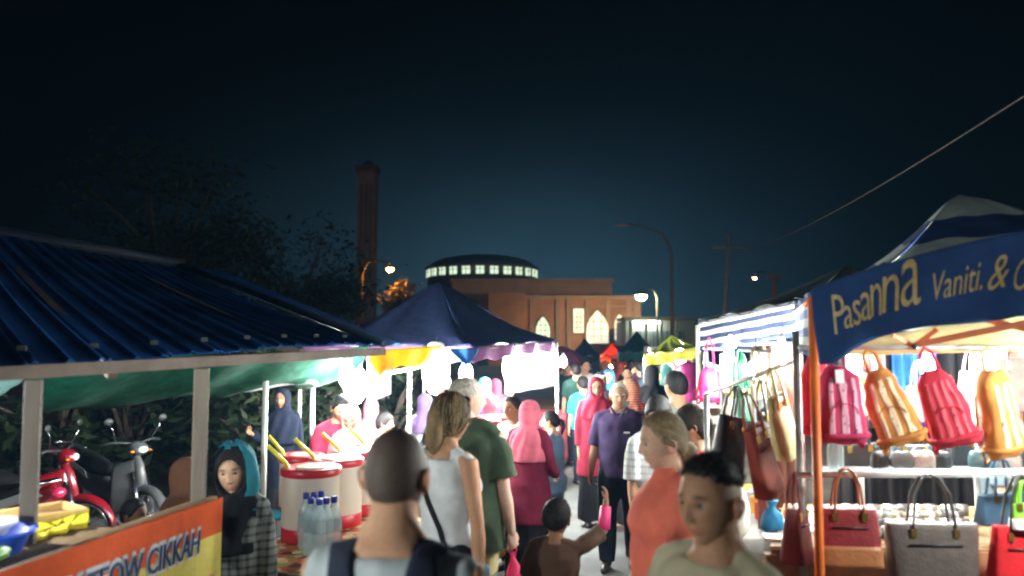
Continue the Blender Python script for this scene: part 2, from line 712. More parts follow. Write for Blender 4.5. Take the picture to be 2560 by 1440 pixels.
def raw_mesh(v, f, m):
    me = bpy.data.meshes.new('m')
    me.from_pydata([tuple(p) for p in v], [], f)
    me.materials.append(m)
    me.polygons.foreach_set('use_smooth', [True] * len(f))
    me.update()
    return me


def hand_shape(mb, wr, d, palm, side, curl=0.5, k=1.0, n=6):
    """palm and five bent fingers from wrist wr along d; palm = inward facing normal"""
    d = np.array(d, float); d /= np.linalg.norm(d)
    p = np.array(palm, float); p = p - d * np.dot(p, d); p /= np.linalg.norm(p)
    s = np.cross(d, p) * side                     # towards the thumb
    M = np.stack([s, p, d], 1)
    mb.ell(wr + d * .045 * k, (.040 * k, .016 * k, .056 * k), 10, 8, 0, M)
    for i, (o, L, r) in enumerate(((.027, .076, .0092), (.010, .086, .0094), (-.008, .080, .009), (-.025, .062, .0082))):
        b = wr + d * .085 * k + s * o * k
        c1, c2 = curl * .7, curl * 1.7
        q1 = b + (d * math.cos(c1) + p * math.sin(c1)) * L * .48 * k
        q2 = q1 + (d * math.cos(c2) + p * math.sin(c2)) * L * .34 * k
        q3 = q2 + (d * math.cos(c2 + .5) + p * math.sin(c2 + .5)) * L * .2 * k
        mb.chain([b, q1, q2, q3], [r * k, r * .95 * k, r * .85 * k, r * .7 * k], n)
    b = wr + d * .03 * k + s * .03 * k
    q1 = b + (d * .75 + s * .55 + p * .35) * .042 * k
    q2 = q1 + (d * .9 + s * .05 + p * .4) * .032 * k
    mb.chain([b, q1, q2], [.0125 * k, .0105 * k, .008 * k], n)


def unit(v):
    v = np.array(v, float)
    return v / np.linalg.norm(v)


def person(label, px, top, d, face, skin=(.36, .20, .13), fem=False, lod=1, yaw=0, pitch=0, roll=0, arms=None, legs=None, wear=(), hair=None, hcol=(.012, .010, .009),
           lean=0.0, head=1.0, bulk=1.0, eyes=True, curl=(.5, .5), H=None, extras=None, nohands=False, group=None, x=None, slope=0.0):
    pt = P(px, top, d)
    H = H or pt.z
    X = x if x is not None else pt.x
    B = FEM if fem else MALE
    sc = H / 1.70
    hs = head / 1.0
    root = thing('person', label, 'person', (X, d, 0), R(face), group)
    SC = np.array([sc * bulk ** .5, sc * bulk ** .5, sc])
    seed = int(abs(px * 7 + top)) % 9973

    def sec(z):
        return np.interp(z, TZ, B['rx']) * (1 - 5 * slope * math.exp(-((z - 1.40) / .03) ** 2)), np.interp(z, TZ, B['ry']), np.interp(z, TZ, B['cy']) + lean * max(0, z - .9) ** 1.2

    def shift(z):
        return lean * max(0, z - .9) ** 1.2
    A = {'R': ((.13, .02, -1), (.06, .22, -1)), 'L': ((-.13, .02, -1), (-.06, .22, -1))}
    A.update(arms or {})
    G = {'R': ((.03, .0, -1), (.0, -.02, -1)), 'L': ((-.03, .0, -1), (.0, -.02, -1))}
    G.update(legs or {})
    J = {}
    for s_, sg in (('R', 1), ('L', -1)):
        sh = np.array([sg * B['sh'], -.012 + shift(1.39), 1.388 - slope])
        el_ = sh + unit(A[s_][0]) * .285
        wr = el_ + unit(A[s_][1]) * .245
        hp = np.array([sg * .088, -.005, .90])
        kn = hp + unit(G[s_][0]) * .415
        an = kn + unit(G[s_][1]) * .405
        J[s_] = (sh, el_, wr, hp, kn, an)
    low = min(J['R'][5][2], J['L'][5][2]) - .075
    off = np.array([0, 0, -low])
    vox = {2: .0085, 1: .013, 0: .022}[lod]
    fem_r = .88 if fem else 1.0

    def fin(me):
        co, _ = mesh_arrays(me)
        me.vertices.foreach_set('co', ((co + off) * SC).ravel())
        me.update()
        return me
    # --- body
    mb = MB()
    zs = [.82, .86, .9, .95, 1.0, 1.05, 1.1, 1.15, 1.2, 1.25, 1.29, 1.33, 1.36, 1.39, 1.41, 1.43, 1.46, 1.50, 1.54, 1.57]
    mb.loft([(0, sec(z)[2], z, sec(z)[0], sec(z)[1]) for z in zs], 24, 0, 2.2)
    for s_, sg in (('R', 1), ('L', -1)):
        sh, el_, wr, hp, kn, an = J[s_]
        ua, fa = el_ - sh, wr - el_
        mb.chain([sh + np.array([-sg * .03, 0, .008]), sh, sh + ua * .35, sh + ua * .7, el_, el_ + fa * .3, el_ + fa * .7, wr], [r * fem_r for r in (.055, .058, .051, .043, .038, .041, .032, .025)], 12)
        th, sh_ = kn - hp, an - kn
        mb.chain([hp + np.array([0, 0, .02]), hp + th * .3, hp + th * .7, kn, kn + sh_ * .3, kn + sh_ * .7, an], [.088, .083, .066, .053, .056, .042, .036], 12)
        mb.chain([an + np.array([0, -.03, -.035]), an + np.array([sg * .005, .07, -.045]), an + np.array([sg * .012, .15, -.058])], [.034, .036, .024], 10)
    # neck muscles down to the shoulders
    for sg in (1, -1):
        mb.chain([(sg * .024, -.022 + shift(1.5), 1.495), (sg * .080, -.026 + shift(1.42), 1.428 - slope * .6), (sg * .14, -.016 + shift(1.39), 1.398 - slope)], [.030, .030, .040], 10)
    me = remesh(mb, vox, 5)
    V, Fc = mesh_arrays(me)
    bpy.data.meshes.remove(me)
    skin = np.array(skin)
    nbody = len(V)
    col = np.tile(skin, (len(V), 1))
    # --- hands
    if not nohands:
        hb = MB()
        for i, (s_, sg) in enumerate((('R', 1), ('L', -1))):
            hd = unit(A[s_][1]) if s_ not in (extras or {}).get('handdir', {}) else unit(extras['handdir'][s_])
            hand_shape(hb, J[s_][2] - hd * .01, hd, (-sg * .9, .25, .1), sg, curl[i], fem_r * (1 if head <= 1.05 else .8), 6 if lod else 5)
        hv = np.array(hb.v)
        o = len(V)
        V = np.concatenate([V, hv])
        Fc = Fc + [tuple(i + o for i in q) for q in hb.f]
        col = np.concatenate([col, np.tile(skin * 1.02, (len(hv), 1))])
    # --- head
    nu, nv = {2: (112, 84), 1: (72, 54), 0: (40, 30)}[lod]
    D, HF = head_dirs(nu, nv)
    hp_ = head_shape(D, 1.0, fem)
    HM = rotz(R(yaw)) @ rotx(R(pitch)) @ roty(R(roll))
    neck = np.array([0, .004 + shift(1.5), 1.50])
    hc = np.array([0, .014, .086 + .118 * (hs - 1) * .8])

    def place(p):
        return (p * hs + hc) @ HM.T + neck
    hcol = np.array(hcol)
    cx, cz = hp_[:, 0], hp_[:, 2]
    hcl = np.tile(skin, (len(D), 1)).astype(float)
    fr = D[:, 1] > .3
    lip = fr * np.exp(-(cx / .021) ** 4 - ((cz + .066) / .0095) ** 4)
    lipc = skin * np.array([1.0, .62, .62]) + np.array([.05, .0, .01])
    hcl += (lipc - hcl) * (lip * .8)[:, None]
    brow = fr * (np.exp(-((np.abs(cx) - .030) / .017) ** 4 - ((cz - .026 + .12 * np.abs(np.abs(cx) - .03)) / .0048) ** 4))
    hcl += (hcol * 1.3 - hcl) * (brow * .8)[:, None]
    if eyes:
        ew = fr * np.exp(-((np.abs(cx) - .030) / .0125) ** 4 - ((cz - .004) / .0055) ** 4)
        hcl += (np.array([.03, .022, .02]) - hcl) * (ew * .75)[:, None]
    if hair in ('buzz', 'fade', 'grey', 'bald'):
        key = 'bald' if hair == 'buzz' else hair
        if hair == 'buzz' or hair == 'fade':
            m_ = sstep(-.10, .10, D[:, 2] - hairline(D, 'bald') + .05 * vnoise(D * 9, seed))
            hcl += (hcol + (skin - hcol) * (.10 if hair == 'buzz' else .72) - hcl) * m_[:, None]
    if (extras or {}).get('beard'):
        m_ = sstep(.15, .4, D[:, 1] + .25) * sstep(-.38, -.55, D[:, 2]) * (1 - lip)
        m_ = np.maximum(m_, sstep(.0, -.25, D[:, 2]) * np.exp(-((np.abs(D[:, 0]) - .85) / .22) ** 2))
        hcl += (hcol * 1.4 - hcl) * (m_ * .85)[:, None]
    o = len(V)
    hpos = place(hp_)
    V = np.concatenate([V, hpos])
    Fc = Fc + [tuple(i + o for i in q) for q in HF]
    col = np.concatenate([col, hcl])
    covered = any(w_[0] == 'hijab' for w_ in wear)
    if not covered and hair != 'long':
        eb = MB()
        for sg in (1, -1):
            M = HM @ rotz(sg * -.35) @ rotx(-.15)
            c0 = place(np.array([[sg * .0755, -.010, -.008]]))[0]
            eb.ell(c0 + HM @ np.array([sg * .004, 0, 0]), (.008 * hs, .019 * hs, .031 * hs), 12, 8, 0, M)
            eb.chain([place(np.array([q]))[0] for q in ((sg * .084, .004, .014), (sg * .089, -.010, .022), (sg * .090, -.024, .012), (sg * .088, -.026, -.008), (sg * .084, -.014, -.030))], [.0045 * hs] * 5, 6)
        ev = np.array(eb.v)
        o = len(V)
        V = np.concatenate([V, ev]); Fc = Fc + [tuple(i + o for i in q) for q in eb.f]
        col = np.concatenate([col, np.tile(skin * np.array([1.05, .9, .88]), (len(ev), 1))])
    bm_ = raw_mesh((V + off) * SC, Fc, SKIN)
    col_attr(bm_, col)
    link('body', bm_, root)
    # --- eyes
    if eyes and lod:
        for sg in (1, -1):
            q = MB(); c0 = np.array([sg * .030, .0735, .004])
            q.ell((0, 0, 0), (.0115, .011, .0105), 12, 10)
            ev = np.array(q.v)
            lid = ev[:, 1] > .0
            cc = np.tile([.62, .58, .55], (len(ev), 1)).astype(float)
            rr = np.hypot(ev[:, 0], ev[:, 2])
            cc[(rr < .0068) & lid] = (.02, .012, .008)
            cc[np.abs(ev[:, 2]) > .0052] = skin * .85
            me = raw_mesh((place(ev + c0) + off) * SC, q.f, SKIN); col_attr(me, cc)
            link('eye', me, root)
    # --- hair
    if hair in ('short', 'fade', 'fringe', 'long', 'grey', 'spiky'):
        key = 'short' if hair == 'spiky' else hair
        hl = hairline(D, key)
        thick = {'short': .014, 'fade': .012, 'fringe': .018, 'long': .017, 'grey': .008, 'spiky': .018}[hair]
        m_ = sstep(-.06, .14, D[:, 2] - hl + .05 * vnoise(D * 8, seed + 1))
        clump = .0022 * vnoise(D * np.array([14, 14, 7]), seed) + .0015 * vnoise(D * 30, seed + 5)
        offn = -.006 + (thick + .006 + clump) * m_
        hv = head_shape(D, 1.0, fem)
        hv[:, 1] = np.where(D[:, 1] > .15, np.minimum(hv[:, 1], .095 * D[:, 1] + .003), hv[:, 1])
        nn = D / np.array([.0755, .095, .118]); nn /= np.linalg.norm(nn, axis=1)[:, None]
        hv = hv + nn * offn[:, None]
        keep = D[:, 2] > hl - .12
        fs = [q for q in HF if all(keep[i] for i in q)]
        me = raw_mesh((place(hv) + off) * SC, fs, HAIRM)
        gc = hcol * (1 + .5 * vnoise(D * np.array([20, 20, 5]), seed + 2))[:, None]
        if 'hcol2' in (extras or {}):
            t_ = sstep(-.4, .5, vnoise(D * np.array([11, 11, 3]), seed + 4) + extras.get('hcol2b', 0) - D[:, 2] * .5)
            gc = gc + (np.array(extras['hcol2']) - gc) * t_[:, None]
        col_attr(me, np.clip(gc, .003, 1))
        link('hair', me, root)
    if (extras or {}).get('strands'):
        style, count = extras['strands']
        rg = np.random.RandomState(seed)
        key = 'short' if hair == 'spiky' else hair
        dd = rg.normal(size=(count * 4, 3)); dd /= np.linalg.norm(dd, axis=1)[:, None]
        dd = dd[dd[:, 2] > hairline(dd, key) + .03][:count]
        sv, sf, scl = [], [], []
        th_ = {'short': .014, 'fade': .012, 'long': .017, 'fringe': .018}.get(hair, .014)
        for d0 in dd:
            if style == 'short':
                p0 = head_shape(d0[None], 1, fem)[0] + d0 * (th_ - .006)
                o_ = unit(d0 * .55 + np.array([rg.normal() * .25, .25, .1]) + rg.normal(size=3) * .25)
                pts = [p0, p0 + o_ * .009, p0 + o_ * .016 + rg.normal(size=3) * .002]
            else:
                T = unit((0, -.85, -.30)) if style == 'back' else unit((d0[0] * 1.2, -.45, -.95))
                ln = rg.uniform(.35, .85)
                pts = []
                lift = th_ + rg.uniform(-.001, .005)
                for k_ in range(8):
                    q_ = unit(d0 * (1 - ln * k_ / 7) + T * ln * k_ / 7)
                    pp = head_shape(q_[None], 1, fem)[0]
                    if q_[1] > .15:
                        pp[1] = min(pp[1], .095 * q_[1] + .003)
                    pts.append(pp + q_ * (lift if 0 < k_ < 7 else lift - .004))
            cc = hcol * rg.uniform(.6, 1.6)
            if 'hcol2' in extras and rg.rand() < .4:
                cc = np.array(extras['hcol2']) * rg.uniform(.7, 1.3)
            w_ = .0013 if style != 'short' else .0010
            o0 = len(sv)
            for k_, p_ in enumerate(pts):
                tn = pts[min(k_ + 1, len(pts) - 1)] - pts[max(k_ - 1, 0)]
                sd_ = np.cross(tn, p_); sd_ = sd_ / (np.linalg.norm(sd_) + 1e-9)
                sv += [p_ - sd_ * w_, p_ + sd_ * w_]; scl += [cc, cc]
                if k_:
                    a_ = o0 + 2 * k_
                    sf.append((a_ - 2, a_ - 1, a_ + 1, a_))
        me = raw_mesh((place(np.array(sv)) + off) * SC, sf, HAIRM)
        col_attr(me, np.clip(np.array(scl), .003, 1))
        so = link('hair_strands', me, root); so['kind'] = 'stuff'
    for tail in (extras or {}).get('tails', ()):
        q = MB()
        pts = [place(np.array([p_]))[0] for p_ in tail[0]]
        q.chain(pts, tail[1], 12)
        me = remesh(q, .009, 3, .004, seed, (22, 22, 8))
        co, fs = mesh_arrays(me)
        m2 = raw_mesh((co + off) * SC, fs, HAIRM)
        hc2 = np.array(tail[2] if len(tail) > 2 else hcol)
        col_attr(m2, hc2 * (1 + .4 * vnoise(co * np.array([60, 60, 15]), seed))[:, None])
        link('hair_tail', m2, root)
    # --- clothes
    for w_ in wear:
        kind, m = w_[0], w_[1]
        k = w_[2] if len(w_) > 2 else {}
        fit = k.get('fit', .018)
        q = MB()
        fold = k.get('fold', .009 if lod == 2 else .006)
        if kind == 'top':
            hem, nk, fl = k.get('hem', .88), k.get('neck', 1.435), k.get('flare', 0)
            zz = sorted(set([hem, hem + .04] + [z for z in zs if hem + .05 < z < nk - .01] + [nk]))
            ss = []
            for z in zz:
                zc = max(z, .86)
                rx, ry, cy = sec(zc)
                t_ = max(0, .95 - z)
                g_ = fit * (1.0 if z < 1.38 else (.8 if z < 1.42 else .45))
                if k.get('straight') and z < 1.2:
                    rx = max(rx, sec(1.25)[0] * .97); ry = max(ry, sec(1.25)[1] * .97)
                ss.append((0, cy, z, rx + g_ + fl * t_, ry + g_ + fl * t_ * .8))
            q.loft(ss, 28, 0, 2.2)
            sl = k.get('sleeve', .55)
            for s_, sg in (('R', 1), ('L', -1)):
                sh, el_, wr = J[s_][:3]
                if sl >= 0:
                    q.chain([(sg * .070, -.026 + shift(1.43), 1.432 - slope), (sg * .11, -.022 + shift(1.42), 1.412 - slope), (sg * .15, -.014 + shift(1.39), 1.392 - slope)], [(.030 + fit * .7) * fem_r, (.036 + fit * .7) * fem_r, (.046 + fit * .6) * fem_r], 10)
                pts, rr = [sh + np.array([-sg * .05, 0, .004]), sh + np.array([-sg * .012, 0, .0])], [.052 * fem_r, (.060 + fit * .25) * fem_r]
                if sl <= 0:
                    continue
                ua, fa = el_ - sh, wr - el_
                for t_ in (.3, .6, .85, 1.0):
                    if t_ < sl:
                        pts.append(sh + ua * t_); rr.append((.060 - .010 * t_ + fit * .6) * fem_r)
                if sl <= 1:
                    pts.append(sh + ua * sl); rr.append((.054 - .006 * sl + fit * .9) * fem_r)
                else:
                    pts.append(el_); rr.append((.045 + fit * .6) * fem_r)
                    for t_ in (.4, .8, 1.0):
                        if t_ <= sl - 1:
                            pts.append(el_ + fa * t_); rr.append((.044 - .010 * t_ + fit * .7) * fem_r)
                q.tube(pts, rr, 14)
            if k.get('vee'):
                pass
        elif kind == 'trousers':
            to = k.get('to', .96)
            q.loft([(0, sec(z)[2], z, sec(z)[0] + fit * .6, sec(z)[1] + fit * .6) for z in (.82, .86, .9, .95, 1.0, 1.03)], 24, 0, 2.2)
            for s_, sg in (('R', 1), ('L', -1)):
                hp, kn, an = J[s_][3:]
                th, sn = kn - hp, an - kn
                pts, rr = [hp + np.array([0, 0, .03]), hp], [.10, .102 + fit * .3]
                for t_, r_ in ((.25, .096), (.6, .08), (.95, .066)):
                    if t_ < to * 2:
                        pts.append(hp + th * t_); rr.append(r_ + fit * (.5 + k.get('wide', 0)))
                for t_, r_ in ((.3, .064), (.7, .058), (1.0, .054)):
                    if 1 + t_ <= to * 2 + .1:
                        pts.append(kn + sn * t_); rr.append(r_ + fit * (.6 + k.get('wide', 0)))
                q.tube(pts, rr, 14)
        elif kind == 'skirt':
            hem = k.get('hem', .07)
            fl = k.get('flare', .07)
            q.loft([(0, -.005, z, .18 + fl * (.95 - z), .13 + fl * (.95 - z)) for z in np.linspace(hem - off[2], 1.0, 14)], 28, 0, 2.1)
            fold = k.get('fold', .011)
        elif kind == 'shoes':
            for s_, sg in (('R', 1), ('L', -1)):
                an = J[s_][5]
                q.chain([an + np.array([0, -.035, -.035]), an + np.array([0, .02, -.025]), an + np.array([sg * .005, .09, -.043]), an + np.array([sg * .012, .165, -.052])], [.042, .046, .044, .032], 12)
            fold = 0
        elif kind == 'hijab':
            drop = k.get('drop', 1.20)
            wide = k.get('wide', 1.0)
            rows, n = (44, 64) if lod else (26, 36)
            zk = [1.716, 1.706, 1.685, 1.65, 1.60, 1.55, 1.50, 1.47, 1.44, 1.40, 1.35, 1.28, drop]
            rxk = [.012, .045, .070, .088, .0935, .092, .092, .102, .145, .190 * wide, .210 * wide, .216 * wide, .216 * wide]
            ryk = [.014, .055, .085, .106, .114, .112, .106, .112, .132, .158, .178, .190, .196]
            if fem:
                pass
            vs = []
            zl = np.concatenate([np.linspace(1.716, 1.46, int(rows * .65)), np.linspace(1.45, drop, rows - int(rows * .65))])
            for z in zl:
                rx = np.interp(-z, [-q_ for q_ in zk], rxk); ry = np.interp(-z, [-q_ for q_ in zk], ryk)
                for j in range(n):
                    a = 2 * math.pi * j / n
                    xx, yy = rx * math.sin(a), ry * math.cos(a) + .012
                    vs.append((xx, yy, z))
            vs = np.array(vs)
            fo = vnoise(vs * np.array([14, 14, 9]) + 3, seed) * .006 * sstep(1.64, 1.5, vs[:, 2]) + .010 * np.sin(np.arctan2(vs[:, 0], vs[:, 1]) * 9 + vs[:, 2] * 14) * sstep(1.48, 1.36, vs[:, 2])
            rad = vs - np.array([0, .012, 0]); rad[:, 2] = 0
            rad /= (np.linalg.norm(rad, axis=1)[:, None] + 1e-6)
            vs = vs + rad * fo[:, None]
            op = k.get('open', (.062, .088, 1.578))
            e_ = (vs[:, 0] / op[0]) ** 2 + ((vs[:, 2] - op[2]) / op[1]) ** 2
            sink = (vs[:, 1] > .02) * sstep(1.12, .82, e_)
            vs[:, 1] -= .075 * sink
            hz = sstep(1.44, 1.52, vs[:, 2])[:, None]       # the hood follows the head, the drape the shoulders
            hv = (vs - np.array([0, 0, 1.50])) * hs
            hv = hv @ HM.T + neck + np.array([0, 0, .0])
            lowv = vs + np.array([0, shift(1.4), 0])
            vs = lowv * (1 - hz) + hv * hz
            fs = [(r * n + j, (r + 1) * n + j, (r + 1) * n + (j + 1) % n, r * n + (j + 1) % n) for r in range(rows - 1) for j in range(n)]
            fs.append(tuple(range(n)))
            me = raw_mesh((vs + off) * SC, fs, m)
            ob = link('hijab', me, root)
            md = ob.modifiers.new('solid', 'SOLIDIFY'); md.thickness = .004; md.offset = 1
            continue
        elif kind == 'mesh':
            ob = k['fn'](place, J, sec, off, SC, HM, m, root)
            continue
        me = remesh(q, max(vox, .011) if kind != 'shoes' else max(vox, .009), 4 if kind != 'shoes' else 3, fold if lod else 0, seed + len(kind), (9, 9, 4) if kind != 'skirt' else (14, 14, 2.2))
        me.materials.clear(); me.materials.append(m)
        fin(me)
        nm = {'top': 'shirt', 'trousers': 'trousers', 'skirt': 'skirt', 'shoes': 'shoes'}[kind]
        if kind == 'trousers' and k.get('to', .96) < .7:
            nm = 'shorts'
        link(k.get('name', nm), me, root)
        if kind == 'top':
            person.shirt = me
            lim = .215 if k.get('sleeve', .55) > 0 else .125
            if k.get('sleeve', .55) >= 0:      # keep the body under the cloth
                bv = BVHTree.FromPolygons([tuple(v.co) for v in me.vertices], [tuple(p_.vertices) for p_ in me.polygons])
                for i in range(nbody):
                    c_ = V[i]
                    if 1.0 < c_[2] < 1.45 and abs(c_[0]) < lim and abs(c_[1]) < .2:
                        w = Vector((c_ + off) * SC)
                        p_, n_, _, ds_ = bv.find_nearest(w, .05)
                        if p_ is not None and (w - p_).dot(n_) > -.006 and (c_[2] < 1.42 or abs(c_[0]) > .075):
                            bm_.vertices[i].co = p_ - n_ * .008
    root['_J'] = 0
    del root['_J']
    person.J, person.off, person.SC, person.place = J, off, SC, place
    person.root = root
    person.sec = sec
    return root


def pmesh(name, mb, m, smooth=True):
    """a child of the last person from points in his unscaled frame"""
    v = (np.array(mb.v) + person.off) * person.SC
    q = MB(); q.v = [tuple(p) for p in v]; q.f = mb.f; q.m = mb.m
    return q.build(name, m, person.root, smooth)


def world_of(local):
    """unscaled body point of the last person -> world"""
    r = person.root
    v = (np.array(local) + person.off) * person.SC
    a = r.rotation_euler[2]
    return Vector(rotz(a) @ v) + r.location


def strap_on(name, m, pts, width, lift=.007, wdir=(1, 0, 0), n=26, target=None):
    """a flat webbing strap laid on the last person's shirt, points in the unscaled frame"""
    me = target or person.shirt
    bv = BVHTree.FromPolygons([tuple(v.co) for v in me.vertices], [tuple(p_.vertices) for p_ in me.polygons])
    pts = [(np.array(p) + person.off) * person.SC for p in pts]
    L = np.linspace(0, len(pts) - 1, n)
    arr = np.array(pts)
    path = np.stack([np.interp(L, range(len(pts)), arr[:, k]) for k in range(3)], 1)
    for _ in range(3):
        path[1:-1] = (path[:-2] + 2 * path[1:-1] + path[2:]) / 4
    q = MB()
    wd = np.array(wdir, float) / np.linalg.norm(wdir)
    rows = []
    for i in range(n):
        for j in range(7):
            p = Vector(path[i] + wd * width * (j / 6 - .5))
            c, nn, _, _ = bv.find_nearest(p)
            rows.append(tuple(c + nn * lift))
    q.v = rows
    q.f = [(i * 7 + j, i * 7 + j + 1, (i + 1) * 7 + j + 1, (i + 1) * 7 + j) for i in range(n - 1) for j in range(6)]
    q.m = [0] * len(q.f)
    return q.build(name, m, person.root, True, solid=.008)

# ================================================================== the setting
gm = mat('asphalt', (.115, .118, .115), rough=.85, var=.35, scale=1.3, bump=.35, bscale=38, spec=.3)
ground = MB().grid(lambda u, v: (u * 900 - 450, v * 900 - 60, 0), 24, 24).build('ground', gm)
struct(ground)

wallm = mat('mosque_wall', (.52, .235, .15), rough=.9, var=.28, scale=.35)
trimm = mat('mosque_trim', (.50, .30, .24), rough=.9, var=.1, scale=.8)
darkm = mat('dark_metal', (.03, .032, .034), rough=.5, metal=.4)
lit = glow('window_light', (.80, 1.0, .74), .46)
litw = glow('warm_window', (1.0, .95, .72), .42)


def arch_pts(cx, w, z0, z1, n=8):
    """pointed arch outline in x,z"""
    h = min(w * 1.0, (z1 - z0) * .6)
    pts = [(cx - w / 2, z0), (cx + w / 2, z0)]
    zs = z1 - h
    for i in range(n + 1):
        t = i / n
        pts.append((cx + w / 2 * (1 - t ** 2), zs + h * t))
    for i in range(1, n + 1):
        t = 1 - i / n
        pts.append((cx - w / 2 * (1 - t ** 2), zs + h * t))
    return pts


def build_mosque():
    d0 = 75.0
    zt = P(1400, 738, d0).z
    x0, x1 = XA(1196, d0, 5), XA(1602, d0, 5)
    t = wthing('mosque', 'pink walled mosque with a round window drum and lit pointed arches', 'mosque', ((x0 + x1) / 2, d0 + 9, 0))
    MB().box(((x0 + x1) / 2, d0 + 8, zt / 2), (x1 - x0, 16, zt)).build('wall', wallm, t, False)
    xb = XA(1222, d0, 5), XA(1312, d0, 5)
    MB().box(((xb[0] + xb[1]) / 2, d0 - .6, (zt + .15) / 2), (xb[1] - xb[0], 1.2, zt + .15)).build('corner_block', wallm, t, False)
    MB().box(((x0 + x1) / 2, d0 - .12, zt - .25), (x1 - x0 + .3, .25, .35)).build('cornice', trimm, t, False)
    zu = P(1400, 703, d0 + 6).z
    xu0, xu1 = XA(1130, d0 + 6, 7), XA(1530, d0 + 6, 7)
    MB().box(((xu0 + xu1) / 2, d0 + 14, (zt + zu) / 2 + .02), (xu1 - xu0, 16, zu - zt)).build('upper_wall', trimm, t, False)
    for px in (1330, 1395, 1422, 1468, 1520, 1572, 1592):
        MB().box((XA(px, d0, 4), d0 - .1, zt / 2 - .2), (.42, .22, zt - .5)).build('pilaster', trimm, t, False)
    MB().box(((x0 + x1) / 2, d0 - .05, .5), (x1 - x0 + .1, .12, 1.0)).build('plinth', mat('plinth', (.20, .15, .13), rough=.9), t, False)
    for dz in (.55, 2.9):
        MB().box(((x0 + x1) / 2, d0 - .04, zt - .5 - dz), (x1 - x0, .1, .1)).build('string_course', trimm, t, False)
    MB().box(((xu0 + xu1) / 2, d0 + 5.9, zu + .1), (xu1 - xu0 + .3, .4, .3)).build('parapet', trimm, t, False)
    # drum with a ring of lit windows
    cxd, cyd = XA(1203, 89, 9), 92.0
    rad = 6.3
    z0, z1 = zu, P(1203, 657, cyd - rad).z
    MB().lathe([(rad, z0 - .2), (rad, z1 - .35), (rad + .25, z1 - .3), (rad + .25, z1), (rad - .2, z1 + .02)], 48, (cxd, cyd, 0)).build('drum', mat('drum', (.20, .17, .16), rough=.9), t)
    MB().lathe([(rad * .97 * math.cos(a), z1 + 1.5 * math.sin(a)) for a in np.linspace(0, 1.5, 9)] + [(.05, z1 + 1.52)], 48, (cxd, cyd, 0)).build('dome', mat('dome', (.05, .085, .13), rough=.5), t)
    zw = P(1203, 672, cyd - rad).z
    for k in range(13):
        a = math.pi * (1.0 + (k + .5) / 13)
        c = (cxd + (rad + .03) * math.cos(a), cyd + (rad + .03) * math.sin(a), zw)
        w = MB().box(c, (.85, .12, 1.0), a + math.pi / 2).build('window', lit, t, False)
        b = MB()
        M = rotz(a + math.pi / 2)
        for q in ((0, -.08, 0, .07, .05, 1.0), (0, -.08, .02, .85, .05, .07)):
            b.box(np.array(c) + M @ np.array(q[:3]), q[3:], a + math.pi / 2)
        b.build('glazing_bar', darkm, w, False)
    # arched and plain openings of the front wall
    fr = mat('window_frame', (.32, .17, .12), rough=.8)
    for (px, w_, py0, py1, kind) in ((1357, 34, 792, 852, 'a'), (1446, 26, 772, 832, 'r'), (1493, 54, 776, 858, 'a'), (1548, 24, 786, 850, 'a')):
        w = w_ / FPX * d0
        cx = XA(px, d0, 4)
        za, zb = P(px, py1, d0).z, P(px, py0, d0).z
        out = arch_pts(cx, w, za, zb) if kind == 'a' else [(cx - w / 2, za), (cx + w / 2, za), (cx + w / 2, zb), (cx - w / 2, zb)]
        o2 = arch_pts(cx, w * 1.3, za - .05, zb + .25) if kind == 'a' else [(cx - w * .6, za - .1), (cx + w * .6, za - .1), (cx + w * .6, zb + .12), (cx - w * .6, zb + .12)]
        f = MB().prism([(x, d0 - .18, z) for x, z in o2], (0, .2, 0)).build('window_frame', fr, t, False)
        g = MB().prism([(x, d0 - .24, z) for x, z in out], (0, .05, 0)).build('pane', litw if px > 1400 else lit, f, False)
        b = MB()
        for i in (1, 2):
            b.box((cx - w / 2 + w * i / 3, d0 - .28, (za + zb) / 2 - .1), (.06, .05, (zb - za) * .8))
        for i in (1, 2, 3):
            b.box((cx, d0 - .28, za + (zb - za) * i / 4.6), (w * .92, .04, .06))
        b.build('glazing_bar', fr, f, False)
    return t


build_mosque()

mn = wthing('minaret', 'tall square pinkish minaret tower rising left of the mosque', 'tower', (XA(918, 92, 12), 92, 0))
mx_, mw = XA(918, 92, 14), 2.0
ztop = P(918, 432, 92).z
mm = mat('minaret_wall', (.55, .32, .26), rough=.9, var=.15, scale=.7)
MB().box((mx_, 92, ztop / 2), (mw, mw, ztop)).build('shaft', mm, mn, False)
for q in (-.55, 0, .55):
    MB().box((mx_ + q, 91 - .06, ztop * .68), (.22, .14, ztop * .5)).build('pilaster', mat('minaret_trim', (.27, .17, .14)), mn, False)
MB().box((mx_, 92, ztop + .35), (mw + .5, mw + .5, .7)).build('balcony', mat('minaret_trim', (.27, .17, .14)), mn, False)
MB().lathe([(.85, 0), (.8, .5), (.45, .8), (.02, 1.0)], 12, (mx_, 92, ztop + .5)).build('cap', mat('minaret_cap', (.06, .06, .07)), mn)

